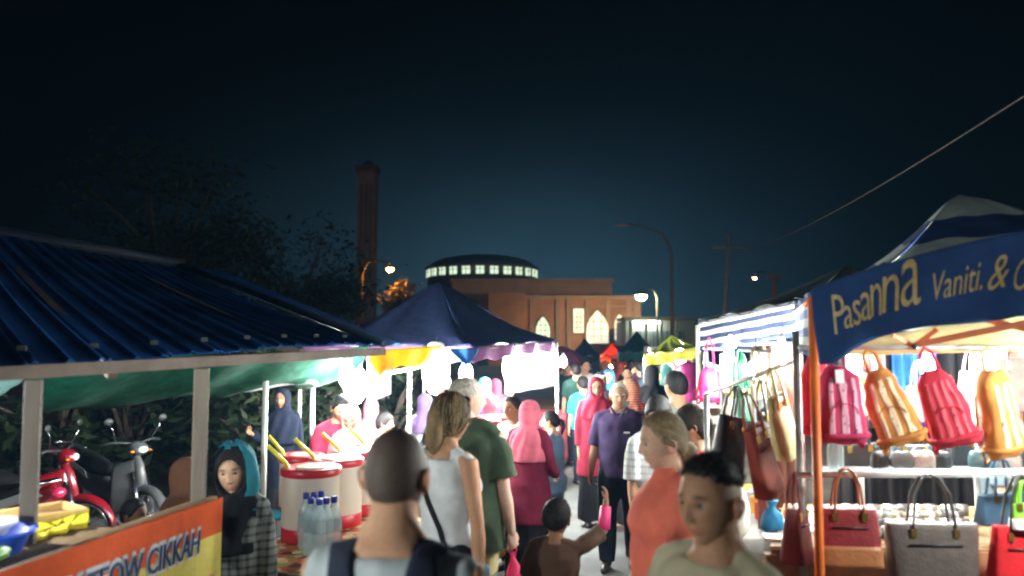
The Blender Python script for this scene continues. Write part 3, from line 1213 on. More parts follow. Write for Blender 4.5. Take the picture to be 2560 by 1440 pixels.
# low hall right of the mosque with lit verandah
hx0, hx1 = XA(1568, 66, 4), XA(1742, 66, 4)
hall = wthing('low_hall', 'low hall with a lit verandah right of the mosque', 'building', ((hx0 + hx1) / 2, 68, 0))
hz = P(1650, 796, 66).z
MB().box(((hx0 + hx1) / 2, 70, hz / 2), (hx1 - hx0, 6, hz - .3)).build('wall', mat('hall_wall', (.45, .46, .42)), hall, False)
MB().box(((hx0 + hx1) / 2, 68.2, hz), (hx1 - hx0 + .6, 4.5, .25)).build('roof', mat('hall_roof', (.16, .15, .14)), hall, False)
for i in range(5):
    MB().box((hx0 + .3 + (hx1 - hx0 - .6) * i / 4, 66.3, hz / 2 - .1), (.22, .22, hz - .2)).build('column', mat('hall_wall', (.45, .46, .42)), hall, False)
for i in range(4):
    xx = hx0 + .7 + (hx1 - hx0 - 1.4) * (i + .5) / 4
    w = MB().box((xx, 66.95, hz * .55), (.85, .06, hz * .4)).build('window', mat('hall_glass', (.25, .32, .32), rough=.2), hall, False)
    MB().box((xx, 66.9, hz * .55), (.06, .05, hz * .4)).build('glazing_bar', darkm, w, False)
for px in (1635, 1600):
    MB().box((XA(px, 66.5, 4), 66.5, hz - .3), (1.1, .14, .08)).build('tube_light', glow('verandah', (.95, 1, .85), 22), hall, False)


def street_lamp(label, px, py, d, col, strength, r, arm=1.2, pole_px=None, base=0):
    c = P(px, py, d)
    t = wthing('street_lamp', label, 'street lamp', (c.x + arm, d, 0))
    pm = mat('lamp_pole', (.20, .20, .19), rough=.6, metal=.3)
    MB().tube([(c.x + arm, d, 0), (c.x + arm, d, c.z - .2), (c.x + arm * .8, d, c.z + .15 + r), (c.x + arm * .3, d, c.z + .25 + r), (c.x, d, c.z + .12 + r)], [.09, .06, .05, .04, .04], 8).build('pole', pm, t)
    k_ = r * 1.25
    MB().lathe([(k_, -.05 * k_), (k_ * .98, .25 * k_), (k_ * .75, .62 * k_), (k_ * .3, .85 * k_), (.02, .9 * k_)], 16, (c.x, d, c.z + .05 * r), cap=False).build('lamp_head', pm, t, True, solid=.02)
    MB().ell((c.x, d, c.z), (r, r, r * .8), 12, 8).build('lamp', glow(label[:18], col, strength), t)
    return t


street_lamp('orange sodium street lamp glowing above the lit tree', 975, 672, 40, (1.0, .33, .04), 420, .16, -1.4)
street_lamp('bright yellow-white street lamp in front of the mosque porch', 1603, 740, 66, (1.0, .84, .42), 360, .40, 1.3)
street_lamp('small orange street lamp on the far right', 1887, 695, 42, (1.0, .40, .16), 40, .09, 1.0)

# tall unlit street lamp with a curved neck
t = wthing('street_lamp', 'tall unlit street lamp with a long curved neck', 'street lamp', (XA(1680, 25, 2), 25, 0))
b0 = XA(1680, 25, 3)
ph = P(1555, 562, 25)
MB().tube([(b0, 25, 0), (b0, 25, P(1680, 640, 25).z), (b0 - .08, 25, P(1672, 610, 25).z), (b0 - .32, 25, P(1650, 583, 25).z), (b0 - .8, 25, P(1610, 568, 25).z), (ph.x + .2, 25, ph.z + .02)], [.075, .05, .045, .04, .035, .03], 8).build('pole', mat('lamp_pole', (.20, .20, .19)), t)
MB().ell((ph.x, 25, ph.z), (.26, .12, .05), 12, 8).build('lamp_head', mat('lamp_head', (.45, .42, .42), rough=.4), t)

t = wthing('utility_pole', 'slim grey utility pole carrying the sagging cable', 'pole', (XA(1812, 24, 2), 24, 0))
pz = P(1822, 590, 24)
MB().tube([(XA(1800, 24, 1), 24, 0), (pz.x, 24, pz.z)], [.10, .06], 8).build('shaft', mat('pole_grey', (.25, .25, .24)), t)
MB().bar((pz.x - .5, 24, pz.z - .35), (pz.x + .5, 24, pz.z - .35), .07).build('crossarm', mat('pole_grey', (.25, .25, .24)), t)
t = wthing('utility_pole', 'red-brown post standing beyond the striped canopy', 'pole', (XA(1937, 30, 2), 30, 0))
MB().tube([(XA(1937, 30, 1), 30, 0), (XA(1937, 30, 4), 30, P(1937, 690, 30).z)], [.12, .10], 8).build('shaft', mat('post_red', (.34, .13, .09)), t)
MB().box((XA(1937, 30, 4), 30, P(1937, 690, 30).z), (.4, .3, .1)).build('cap', mat('post_red', (.34, .13, .09)), t)

pts = []
a_, b_ = P(2700, 150, 5.0), P(1835, 628, 24)
for i in range(25):
    s_ = i / 24
    q = a_.lerp(b_, s_)
    pts.append((q.x, q.y, q.z - 3.2 * s_ * (1 - s_) * .32))
tag(MB().tube(pts, .008, 6).build('power_cable', mat('cable', (.025, .023, .022))), 'dark cable sagging from the upper right down to the utility pole', 'cable')


# ------------------------------------------------------------------ trees
leafm = mat('leaf', (.030, .050, .018), rough=.6, var=.45, scale=2.0, trans=.25)
barkm = mat('bark', (.10, .075, .055), rough=.95, var=.3, bump=.5, bscale=25)


def tree(label, x, y, h, r, n=2600, leaf=.16, seed=1, group=None, name='tree', lm=None):
    rnd = random.Random(seed)
    t = wthing(name, label, 'tree' if name == 'tree' else 'shrub', (x, y, 0), group)
    tr = MB()
    th = h * (.45 if name == 'tree' else .15)
    tr.tube([(x, y, -.1), (x + .1, y, th * .5), (x - .05, y + .1, th), (x, y, h * .75)], [r * .10, r * .075, r * .06, .03], 8)
    tips = []
    for i in range(26):
        a = rnd.uniform(0, 6.28)
        rr = r * rnd.uniform(.35, .85)
        zz = rnd.uniform(th, h * .95)
        k = math.sqrt(max(.15, 1 - ((zz - h * .65) / (h * .42)) ** 2))
        e = (x + rr * k * math.cos(a), y + rr * k * math.sin(a), zz)
        s0 = (x, y, min(zz - .3, rnd.uniform(th * .7, th * 1.3)))
        tr.tube([s0, ((s0[0] + e[0]) / 2, (s0[1] + e[1]) / 2, (s0[2] + e[2]) / 2 + .2), e], [r * .035, r * .022, .015], 6)
        tips.append(e)
    tr.build('trunk', barkm, t)
    cr = MB()
    for i in range(n):
        e = rnd.choice(tips)
        s_ = r * .17
        c = np.array([rnd.gauss(e[0], s_), rnd.gauss(e[1], s_), rnd.gauss(e[2], s_ * .8)])
        if c[2] < th * .5:
            continue
        u = unit([rnd.uniform(-1, 1), rnd.uniform(-1, 1), rnd.uniform(-.7, .3)])
        w = unit(np.cross(u, [rnd.uniform(-1, 1), rnd.uniform(-1, 1), 1]))
        L = leaf * rnd.uniform(.6, 1.4)
        cr.add([c - u * L, c - w * L * .4, c + u * L, c + w * L * .4], [(0, 1, 2, 3)])
    cr.build('crown', lm or leafm, t, False, solid=.0001)
    return t


tree('leafy tree lit orange by the street lamp before the mosque', XA(1000, 39, 4), 39.6, 5.2, 1.2, 3000, .10, 3, lm=mat('lamplit_leaf', (.13, .12, .035), rough=.6, var=.4, scale=2, trans=.25))  # leaf colour lightened to carry the street lamp's light
tree('large dark tree on the far left behind the blue roof', XA(330, 22, 5), 24, 7.6, 3.4, 6000, .11, 5)
tree('broad dark tree between the blue roof and the minaret', XA(690, 26, 5), 28, 6.0, 3.2, 6000, .11, 8)
tree('dark tree behind the second stall left of the mosque', XA(800, 46, 4), 46, 5.6, 2.8, 4000, .12, 9)
for i, (px, d, h, r) in enumerate(((150, 10.5, 2.2, 1.3), (330, 11, 2.4, 1.4), (520, 11.5, 2.2, 1.4), (660, 10.5, 2.0, 1.2), (800, 11.5, 2.1, 1.3), (960, 12.5, 2.0, 1.2))):
    tree(['leafy shrub behind the parked motorcycles', 'tall dark shrub left of the thick post', 'dark shrub behind the girl in the blue shawl', 'dark shrub behind the thin white pole', 'leafy shrub behind the drink seller', 'leafy shrub behind the white sign board'][i],
         XA(px, d), d, h, r, 1300, .11, 20 + i, None, 'shrub')

# ================================================================== stalls on the left
steel = mat('galvanised', (.42, .42, .40), rough=.45, metal=.6, var=.25)
white_pole = mat('white_pole', (.62, .60, .54), rough=.55, var=.2, scale=6)
post_m = mat('post_timber', (.155, .13, .108), rough=.85, var=.3, scale=7, stretch=(1, 1, .15), bump=.3, bscale=30)
LAMPS = 1.15


def bulb(label, p, watts, col=(.94, 1.0, .95), r=.035, cord=.25, group=None):
    """a hanging energy-saving lamp"""
    t = wthing('light_bulb', label, 'light bulb', (p.x, p.y, p.z), group)
    n = 7
    g = MB()
    g.ell(p, (r, r, r * 1.7), 10, 8)
    area = 4 * math.pi * r * r * 1.45
    s = LAMPS * watts / (math.pi * area)
    g.build('lamp', glow('bulb_%d_%d' % (int(watts), int(col[2] * 100)), col, s), t)
    MB().lathe([(r * .55, 0), (r * .6, .05), (r * .3, .07)], 10, (p.x, p.y, p.z + r * 1.6)).build('socket', mat('socket', (.75, .75, .72)), t)
    MB().tube([(p.x, p.y, p.z + r * 1.6 + .06), (p.x + .01, p.y, p.z + r * 1.6 + .06 + cord)], .004, 5).build('cord', mat('black_plastic', (.015, .015, .016), rough=.5), t)
    return t


# blue corrugated roof: eave A-B along the aisle, ridge D-C behind
B = P(958, 866, 5.6); A = P(-420, 925, 2.35); A = A + (A - B) * .72; Cc = P(452, 668, 7.7)
D = P(-260, 548, 5.4); D = D + (D - Cc) * .9
stall = wthing('hawker_stall', 'open hawker stall with a sloping blue corrugated roof on timber posts', 'stall', (-2.0, 4.4, 0))
bluer = mat('blue_roof', (.013, .065, .23), rough=.85, var=.5, scale=2.2, spec=.05, bump=.2, bscale=5)
bluel = mat('blue_roof_ridge', (.012, .022, .04), rough=.5, var=.2)
NS = 17


def roofp(u, v):      # u along eave 0..1, v 0 eave .. 1 ridge
    a = A.lerp(B, u); c = D.lerp(Cc, u)
    q = a.lerp(c, v)
    q.z += .02 * math.sin(u * 9 + v * 3) - .05 * math.sin(v * math.pi)
    return q


for i in range(NS):
    def fn(u, v, i=i):
        uu = (i + u * 1.02) / NS
        q = roofp(min(uu, 1.0), v)
        rib = .013 * max(0, 1 - abs(u - .5) / .07) + .018 * max(0, 1 - abs(u - .06) / .05) + .018 * max(0, 1 - abs(u - .94) / .05)
        q = q.copy(); q.z += rib + .006 * (i % 2)
        return q
    MB().grid(fn, 28, 10).build('roof_sheet', bluer, stall, False, solid=.004)
# end slope of the hip
E = P(1000, 858, 7.9)
MB().grid(lambda u, v: B.lerp(E, u).lerp(Cc.lerp(Cc + Vector((.25, .4, 0)), u), v), 8, 8).build('hip_sheet', bluer, stall, False, solid=.004)
MB().tube([D + Vector((0, 0, .03)), Cc + Vector((0, 0, .03))], .055, 8).build('ridge_cap', bluel, stall)
MB().tube([Cc + Vector((0, 0, .02)), B + Vector((0, 0, .02))], .03, 8).build('hip_cap', bluel, stall)
beam_m = mat('beam_timber', (.15, .115, .095), rough=.8, var=.3, scale=5, bump=.2)
MB().bar(A + Vector((0, 0, -.04)), B + Vector((0, 0, -.035)), .05, .052).build('beam', beam_m, stall, False, bevel=.004)
pposts = []
for px in (96, 516):
    # where the eave passes this direction
    k = (px - 1280) / FPX
    u = (k * A.y - A.x) / ((B.x - A.x) - k * (B.y - A.y))
    q = A.lerp(B, u)
    q = q + Vector((-.03, .04, 0))
    pposts.append(q)
    w_ = 36.0 / FPX * q.y
    MB().box((q.x, q.y, (q.z - .07) / 2), (w_, w_, q.z - .07), R(20)).build('post', post_m, stall, False, bevel=.006)
for u in (.12, .36, .6, .84):
    MB().bar(roofp(u, .02) + Vector((0, 0, -.06)), roofp(u, .98) + Vector((0, 0, -.06)), .04, .06).build('rafter', beam_m, stall, False)
# lower corner clips of the roof sheets
for i in range(5, 17):
    q = roofp(i / NS, .05)
    MB().box((q.x, q.y, q.z + .03), (.03, .03, .02), R(20)).build('roof_clip', mat('clip', (.05, .06, .06)), stall, False)

# green tarpaulin hanging behind the beam
greenm = cloth('green_tarp', (.005, .080, .047), trans=.12, var=.35)
def gt(u, v):
    a = P(60, 915, 4.1).lerp(P(925, 872, 6.3), u)
    b = P(40, 1035, 5.0).lerp(P(850, 950, 6.9), u)
    q = a.lerp(b, v)
    q.z += .02 * math.sin(u * 21 + v * 5) - .05 * math.sin(v * math.pi) - .03 * math.sin(u * math.pi * 3) ** 2 * v
    q.y += .03 * math.sin(u * 34 + v * 3)
    return q
tag(MB().grid(gt, 48, 8).build('tarpaulin', greenm, None, True, solid=.003), 'dark green tarpaulin slung under the blue roof beam', 'tarpaulin')
tealm = cloth('teal_tarp', (.22, .42, .40), trans=.3)
def tt(u, v):
    q = P(-200, 940, 3.7).lerp(P(80, 922, 4.2), u).lerp(P(-220, 1150, 4.0).lerp(P(8, 985, 4.3), u), v)
    q.z += .02 * math.sin(u * 9 + v * 5)
    return q
tag(MB().grid(tt, 14, 6).build('tarpaulin', tealm, None, True, solid=.003), 'pale teal tarpaulin at the far left edge under the roof', 'tarpaulin')
wt = MB()
wt.grid(lambda u, v: P(530, 964, 5.9).lerp(P(790, 952, 6.4), u) + Vector((0, .12 * v, -.045 * v - .02 * math.sin(u * 6.3))), 16, 2)
tag(wt.build('tarpaulin', cloth('white_sheet', (.75, .76, .78), trans=.3), None, True, solid=.003), 'white tarpaulin edge showing below the green tarpaulin', 'tarpaulin')

# drink stall frame: thin poles and rail
ds = wthing('drink_stall', 'thin white poles and rail of the drink stall', 'stall', (-1.6, 5.8, 0))
for px, top, d in ((664, 952, 5.9), (782, 950, 6.9), (1024, 915, 8.0)):
    q = P(px, top, d)
    MB().tube([(q.x, d, 0), (q.x, d, q.z)], .021, 10).build('pole', white_pole, ds)
MB().tube([P(972, 932, 7.2), P(1062, 915, 8.3)], .017, 8).build('rail', white_pole, ds)

# ------------------------------------------------------------------ counter with the printed banner
b0, b1 = P(-160, 1478, 2.28), P(551, 1243, 3.78)
cdv = (b1 - b0); cdv.z = 0; cdv.normalize()
cn = Vector((-cdv.y, cdv.x, 0))             # away from the aisle
ct = wthing('food_counter', 'wooden food counter behind the orange banner', 'counter', (-1.6, 3.3, 0))
wood = mat('counter_wood', (.30, .185, .09), rough=.6, var=.35, scale=6, stretch=(1, 1, 1), bump=.15)
zt_ = 1.262
c0 = Vector((b0.x, b0.y, zt_)) + cn * .03
c1 = Vector((b1.x, b1.y, zt_)) + cn * .03
for i in range(5):
    o = cn * (.07 + .145 * i)
    ce = c1 if i == 0 else c0.lerp(c1, .66)
    MB().bar(c0 + o + Vector((0, 0, -.012 - .002 * (i % 2))), ce + o + Vector((0, 0, -.012 - .002 * (i % 2))), .14, .024).build('board', wood, ct, False, bevel=.004)
for o in (.05, .68):
    for q in (c0, c0.lerp(c1, .96 if o < .1 else .62), c0.lerp(c1, .45)):
        p = q + cn * o
        MB().box((p.x, p.y, .61), (.05, .05, 1.22), R(20)).build('leg', wood, ct, False)
    MB().bar(c0 + cn * o + Vector((0, 0, -.06)), (c1 if o < .1 else c0.lerp(c1, .66)) + cn * o + Vector((0, 0, -.06)), .03, .07).build('apron', wood, ct, False)
MB().bar(c0 + Vector((0, 0, .008)), c1 + Vector((0, 0, .008)), .03, .05).build('edge_strip', mat('counter_edge', (.20, .12, .06), rough=.6), ct, False)

orange_b = cloth('banner_orange', (.60, .095, .028), var=.08)
yellow_b = cloth('banner_yellow', (.62, .52, .13), var=.08)
bn = wthing('printed_banner', 'orange and yellow printed food banner hung along the counter front', 'banner', (b1.x, b1.y, .5))
LB = (b1 - b0).length
def bfn(u, v):
    q = b0.lerp(b1, u)
    q = q + Vector((0, 0, -.85 * v)) - cn * (.012 * math.sin(u * 11 + v * 3) * v + .012)
    return q
MB().grid(bfn, 80, 60, 0, lambda u, v: 0 if v < .205 - .02 * u else 1).build('cloth', [orange_b, yellow_b], bn, True, solid=.002)
xd = (b1 - b0).normalized()
up = Vector((0, 0, 1))
blu = mat('print_blue', (.018, .04, .115), rough=.5)
sil = mat('print_silver', (.50, .53, .58), rough=.5)
lf = -cn * .004
ua = .875 - 1.03 / LB
text_uv('lettering_outline', 'KUEY TEOW CIKKAH', bn, sil, bfn, ua, .243, .875, .243, .125, lf, .12, .07)
text_uv('lettering', 'KUEY TEOW CIKKAH', bn, blu, bfn, ua + .004, .240, .871, .240, .115, lf * 2, .12, .008)
text_uv('small_lettering', 'Sm. Juki', bn, mat('print_magenta', (.50, .06, .16)), bfn, .845, .50, .965, .43, .06, lf, .25, .01)
MB().tube([P(540, 1258, 3.755), P(500, 1300, 3.66), P(470, 1338, 3.6)], [.016, .02, .008], 8, flat=.4).build('ribbon', mat('ribbon', (.75, .66, .6), rough=.4), bn)

# things on the counter
def on_counter(s, o, z=0.0):
    p = c0.lerp(c1, s) + cn * o
    return Vector((p.x, p.y, zt_ + z + .003))
p = P(160, 1303, 3.35)
q = MB()
pp = on_counter(.60, .60, .0)
board = thing('wooden_tray', 'pale wooden tray standing on the back edge of the counter', 'tray', (pp.x, pp.y, pp.z), R(90 - 38))
MB().loft([(0, 0, 0, .30, .11), (0, 0, .012, .31, .12)], 32, 0, 6).build('base', mat('pale_wood', (.66, .44, .19), rough=.6, var=.25, scale=8), board)
for sg in (1, -1):
    MB().box((0, sg * .115, .022), (.60, .014, .045)).build('side', mat('pale_wood', (.66, .44, .19)), board, False, bevel=.006)
MB().box((-.300, 0, .022), (.014, .216, .045)).build('end', mat('pale_wood', (.66, .44, .19)), board, False, bevel=.006)
MB().box((.300, 0, .022), (.014, .216, .045)).build('end', mat('pale_wood', (.66, .44, .19)), board, False, bevel=.006)
yel = mat('yellow_paper', (.72, .60, .02), rough=.6, var=.1)
for i in range(4):
    pp = on_counter(.50 + .055 * i, .40 - .01 * i, .0)
    o = MB()
    o.grid(lambda u, v: ((u - .5) * .17, (v - .5) * .30, .018 + .008 * math.sin(u * 5 + i) + .004 * math.sin(v * 9)), 8, 8)
    o.box((0, 0, .008), (.165, .29, .012))
    ob = o.build('paper_packet', yel, None, True)
    ob.location = pp; ob.rotation_euler = (0, 0, R(12 + 5 * i))
    tag(ob, 'bright yellow paper packet on the counter, ' + ['nearest the blue basin', 'second from the blue basin', 'third from the blue basin', 'farthest from the blue basin'][i], 'packet', 'yellow packets on the counter')


def basin(label, pos, r, h, m, rz=0, squash=.7, cat='basin', name='plastic_basin'):
    t = thing(name, label, cat, pos, rz)
    MB().loft([(0, 0, 0, r * .8, r * .8 * squash), (0, 0, h, r, r * squash), (0, 0, h + .006, r * 1.06, r * 1.06 * squash), (0, 0, h + .002, r * .97, r * .97 * squash), (0, 0, .008, r * .78, r * .78 * squash)], 32, 0, 3.0).build('bowl', m, t)
    MB().tube([(r * 1.05 * math.copysign(abs(math.cos(a)) ** .67, math.cos(a)), r * 1.05 * squash * math.copysign(abs(math.sin(a)) ** .67, math.sin(a)), h) for a in np.linspace(0, 6.283, 33)], .007, 6).build('rim', m, t)
    return t


basin('blue plastic basin at the near end of the counter', on_counter(.345, .33), .17, .075, mat('blue_plastic', (.03, .10, .62), rough=.35, spec=.5), R(20))
basin('green plastic basin at the near left of the counter', on_counter(.20, .22), .15, .05, mat('green_plastic', (.12, .30, .03), rough=.4), R(20))
basin('white plastic basin stacked in the blue basin', on_counter(.335, .345, .055), .13, .05, mat('white_plastic', (.7, .72, .78), rough=.4), R(25))

# ------------------------------------------------------------------ drink table
td = Vector((.34, .94, 0))
tn = Vector((-.94, .34, 0))
t0 = Vector((XA(742, 4.75, .8), 4.75, 0))
tbl = wthing('drink_table', 'long table of the drink stall covered with a printed cloth', 'table', (t0.x, t0.y, 0))
TZ0 = .775
def tp(s, o, z):
    q = t0 + td * s + tn * o
    return (q.x, q.y, z)
MB().prism([tp(-.35, -.42, TZ0 - .03), tp(2.7, -.42, TZ0 - .03), tp(2.7, .35, TZ0 - .03), tp(-.35, .35, TZ0 - .03)], (0, 0, .025)).build('tabletop', wood, tbl, False)
for s, o in ((-.25, -.34), (-.25, .28), (2.6, -.34), (2.6, .28)):
    MB().tube([tp(s, o, 0), tp(s, o, TZ0 - .03)], .018, 8).build('leg', steel, tbl)
flor = pattern_mat('flower_cloth', [(.55, .16, .05), (.70, .42, .22), (.62, .10, .05), (.75, .58, .32), (.10, .05, .03), (.30, .28, .08)], 'flowers', 16)
def tc_(u, v):
    s = -.37 + 3.1 * u
    if v < .3:
        o, z = -.44, TZ0 - .5 * (1 - v / .3)
        o -= .03 * math.sin(u * 40) * (1 - v / .3)
    elif v > .85:
        o, z = .37, TZ0 - .3 * (v - .85) / .15
    else:
        o, z = -.44 + .81 * (v - .3) / .55, TZ0 + .003
    return tp(s, o, z)
tag(MB().grid(tc_, 60, 30).build('tablecloth', flor, None, True, solid=.002), 'orange and brown flowered tablecloth on the drink table', 'tablecloth')

drumw = mat('drum_plastic', (.84, .80, .70), rough=.35, var=.06, trans=.4, scale=4, spec=.4)
drumr = mat('drum_red', (.52, .020, .035), rough=.35, var=.1, spec=.5)
def drum(label, p, r=.19, h=.45, group=None, straw=True, rz=0):
    t = thing('drink_drum', label, 'drink container', p, rz, group)
    MB().lathe([(r * .98, .065), (r, .08), (r, h - .03), (r * .99, h)], 40).build('barrel', drumw, t)
    MB().lathe([(r * .97, 0), (r * 1.01, .01), (r * 1.01, .085), (r * .97, .09)], 40).build('base_band', drumr, t)
    lid = MB().lathe([(r * 1.04, h - .012), (r * 1.07, h - .006), (r * 1.07, h + .03), (r * .98, h + .04), (r * .80, h + .028), (r * .3, h + .03)], 40).build('lid', drumr, t)
    MB().lathe([(r * .55, h + .030), (r * .55, h + .036), (r * .5, h + .04)], 24).build('lid_cap', mat('lid_cap', (.8, .66, .42), rough=.5), lid)
    if straw:
        MB().tube([(-r * .6, 0, h - .05), (-r * .9, -.01, h + .06), (-r * 1.55, -.02, h + .17)], .013, 8).build('ladle_handle', mat('yellow_plastic', (.80, .66, .02), rough=.4), t)
        MB().ell((-r * .6, 0, h - .08), (.05, .05, .03)).build('ladle_cup', mat('yellow_plastic', (.80, .66, .02)), t)
    return t


for i, (px, d) in enumerate(((776, 5.12), (838, 5.52), (898, 5.90), (952, 6.32))):
    x = XA(px, d, .9)
    drum(['cream drink drum with red lid nearest the water bottles', 'cream drink drum with red lid, second in the row', 'cream drink drum with red lid, third in the row', 'cream drink drum with red lid at the far end of the row'][i], (x, d, TZ0 + .006), .176, .41, rz=R(10 * i))
drum('small red lidded drum set back behind the row', (XA(752, 5.75, .9), 5.75, TZ0 + .006), .15, .40)

def glassy(name, col, rough=.08, alpha=.35):
    if name in MATS:
        return MATS[name]
    m = bpy.data.materials.new(name); m.use_nodes = True
    n, l = m.node_tree.nodes, m.node_tree.links
    b = n['Principled BSDF']
    b.inputs['Base Color'].default_value = (*col, 1)
    b.inputs['Roughness'].default_value = rough
    b.inputs['Specular IOR Level'].default_value = .6
    tr = n.new('ShaderNodeBsdfTransparent'); tr.inputs[0].default_value = (.92, .95, .95, 1)
    ms = n.new('ShaderNodeMixShader'); ms.inputs[0].default_value = alpha
    l.new(tr.outputs[0], ms.inputs[1]); l.new(b.outputs[0], ms.inputs[2]); l.new(ms.outputs[0], n['Material Output'].inputs['Surface'])
    MATS[name] = m
    return m


def bottle(p, h=.31, r=.042, label='', capc=(.02, .03, .30)):
    t = thing('water_bottle', label, 'bottle', p, random.uniform(0, 6), 'water bottles by the drums')
    k = h / .31
    prof = [(r * .85, 0), (r, .015 * k), (r, .07 * k), (r * .93, .075 * k), (r, .085 * k), (r, .12 * k), (r * .93, .125 * k), (r, .135 * k), (r, .20 * k), (r * .8, .235 * k), (r * .42, .265 * k), (r * .34, .28 * k)]
    MB().lathe(prof, 20).build('bottle_body', glassy('bottle_plastic', (.62, .72, .74), .1, .38), t)
    MB().lathe([(r * 1.015, .135 * k), (r * 1.015, .19 * k)], 20, cap=False).build('bottle_label', mat('bottle_label', (.30, .38, .40), rough=.5), t)
    MB().lathe([(r * .4, .278 * k), (r * .42, .281 * k), (r * .42, .308 * k), (r * .36, .311 * k)], 14).build('cap', mat('cap_blue', capc, rough=.4), t)
    return t


for k_, (px, d) in enumerate(((764, 4.86), (784, 4.88), (802, 4.92), (776, 4.72), (797, 4.68), (815, 4.71), (834, 4.75))):
    bottle((XA(px, d, .9), d, TZ0 + .006), .33, .045, 'clear blue-capped water bottle by the nearest drum, ' + ['left of the back row', 'middle of the back row', 'right of the back row', 'leftmost of the front row', 'second from left in the front row', 'third from left in the front row', 'rightmost of the front row'][k_])

# bucket with turquoise lid
bk = thing('bucket', 'white plastic bucket with a turquoise lid and handle beside the girl', 'bucket', (XA(676, 5.4, .8), 5.4, .60), 0)
wpl = mat('bucket_white', (.72, .74, .80), rough=.4, trans=.3)
tql = mat('turquoise_plastic', (.02, .42, .50), rough=.4)
MB().lathe([(.095, 0), (.098, .01), (.118, .24), (.124, .245), (.124, .26)], 32).build('pail', wpl, bk)
MB().lathe([(.128, .255), (.130, .275), (.11, .285), (.02, .287)], 32).build('lid', tql, bk)
MB().tube([(-.125, 0, .235), (-.10, -.075, .15), (0, -.118, .105), (.10, -.075, .15), (.125, 0, .235)], .007, 8).build('handle', tql, bk)
st = thing('stool', 'low plastic stool under the white bucket', 'stool', (XA(676, 5.4, .8), 5.4, 0), R(10))
spl = mat('stool_plastic', (.10, .14, .30), rough=.45)
MB().box((0, 0, .585), (.30, .30, .025)).build('seat', spl, st, False, bevel=.01)
for a, b in ((1, 1), (1, -1), (-1, 1), (-1, -1)):
    MB().bar((a * .16, b * .16, 0), (a * .125, b * .125, .575), .035).build('leg', spl, st, False)

# white sign board and yellow cloth
sg_ = wthing('sign_board', 'blank white sign board hanging beside the bright bulb', 'sign', (XA(948, 6.2, 1.7), 6.2, 1.5))
qa, qb, qc, qd = P(919, 1010, 6.2), P(978, 985, 6.5), P(978, 915, 6.5), P(919, 902, 6.2)
MB().prism([qa, qb, qc, qd], (-.005, .01, 0)).build('panel', mat('sign_white', (.82, .84, .84), rough=.6, trans=.35, var=.04), sg_, False)
MB().tube([qd + Vector((0, .01, 0)), qc + Vector((0, .01, 0))], .008, 6).build('batten', white_pole, sg_)
for q in (qd, qc):
    MB().tube([q + Vector((0, .01, 0)), q + Vector((0, .02, .12))], .003, 5).build('string', white_pole, sg_)
yc = cloth('yellow_cloth', (.80, .47, .03), trans=.5, var=.15)
def yf(u, v):
    a = P(918, 878, 6.0).lerp(P(1112, 862, 7.6), u)
    b = P(935, 920, 6.1).lerp(P(1105, 905, 7.7), u)
    q = a.lerp(b, v)
    q.z -= .05 * math.exp(-((u - .07) / .05) ** 2) * v + .025 * math.sin(u * 9) ** 2 * v
    q.y += .04 * math.sin(u * 22 + v * 2)
    return q
tag(MB().grid(yf, 44, 6).build('awning_cloth', yc, None, True, solid=.003), 'bright yellow cloth strip hung at the end of the blue roof', 'cloth')


# ------------------------------------------------------------------ second stall: dark blue pyramid canopy
def canopy(label, corners, apex, m, legs=True, val=.2, valm=None, legm=None, wav=0.0, name='canopy_tent', legsel=None, sag=.08, cat='canopy', stripes=None, group=None, valsel=None):
    """peaked cloth roof on four poles with a hanging valance"""
    cx = sum(c.x for c in corners) / 4; cy = sum(c.y for c in corners) / 4
    t = wthing(name, label, cat, (cx, cy, 0), group)
    for i in range(4):
        a, b = corners[i], corners[(i + 1) % 4]
        def fn(u, v, a=a, b=b):
            q = a.lerp(b, u).lerp(apex, v)
            q = q.copy()
            q.z -= sag * math.sin(math.pi * min(1, v * 1.1)) * (1 - .3 * math.sin(u * math.pi)) + .02 * math.sin(u * 17 + v * 6) * (1 - v)
            return q
        ms = m if isinstance(m, (list, tuple)) else [m]
        MB().grid(fn, 16, 24, 0, (lambda u, v: stripes(u, v)) if stripes else None).build('roof_panel', ms, t, True, solid=.004)
        if val and (valsel is None or i in valsel):
            def vf(u, v, a=a, b=b):
                q = a.lerp(b, u).copy()
                n = Vector((b.y - a.y, a.x - b.x, 0)).normalized()
                q += n * (.012 + .02 * math.sin(u * 23) * v)
                q.z -= val * v - wav * abs(math.sin(u * 14)) * v
                return q
            vm = valm or m
            vms = vm if isinstance(vm, (list, tuple)) else [vm]
            MB().grid(vf, 40, 12, 0, (lambda u, v: int(v * 6) % 2) if len(vms) > 1 else None).build('valance', vms, t, True, solid=.003)
        if legs and (legsel is None or i in legsel):
            MB().tube([(a.x, a.y, 0), (a.x, a.y, a.z - .02)], .02, 8).build('leg', legm or white_pole, t)
        MB().tube([a + Vector((0, 0, -.03)), b + Vector((0, 0, -.03))], .012, 6).build('edge_rail', legm or white_pole, t)
    return t


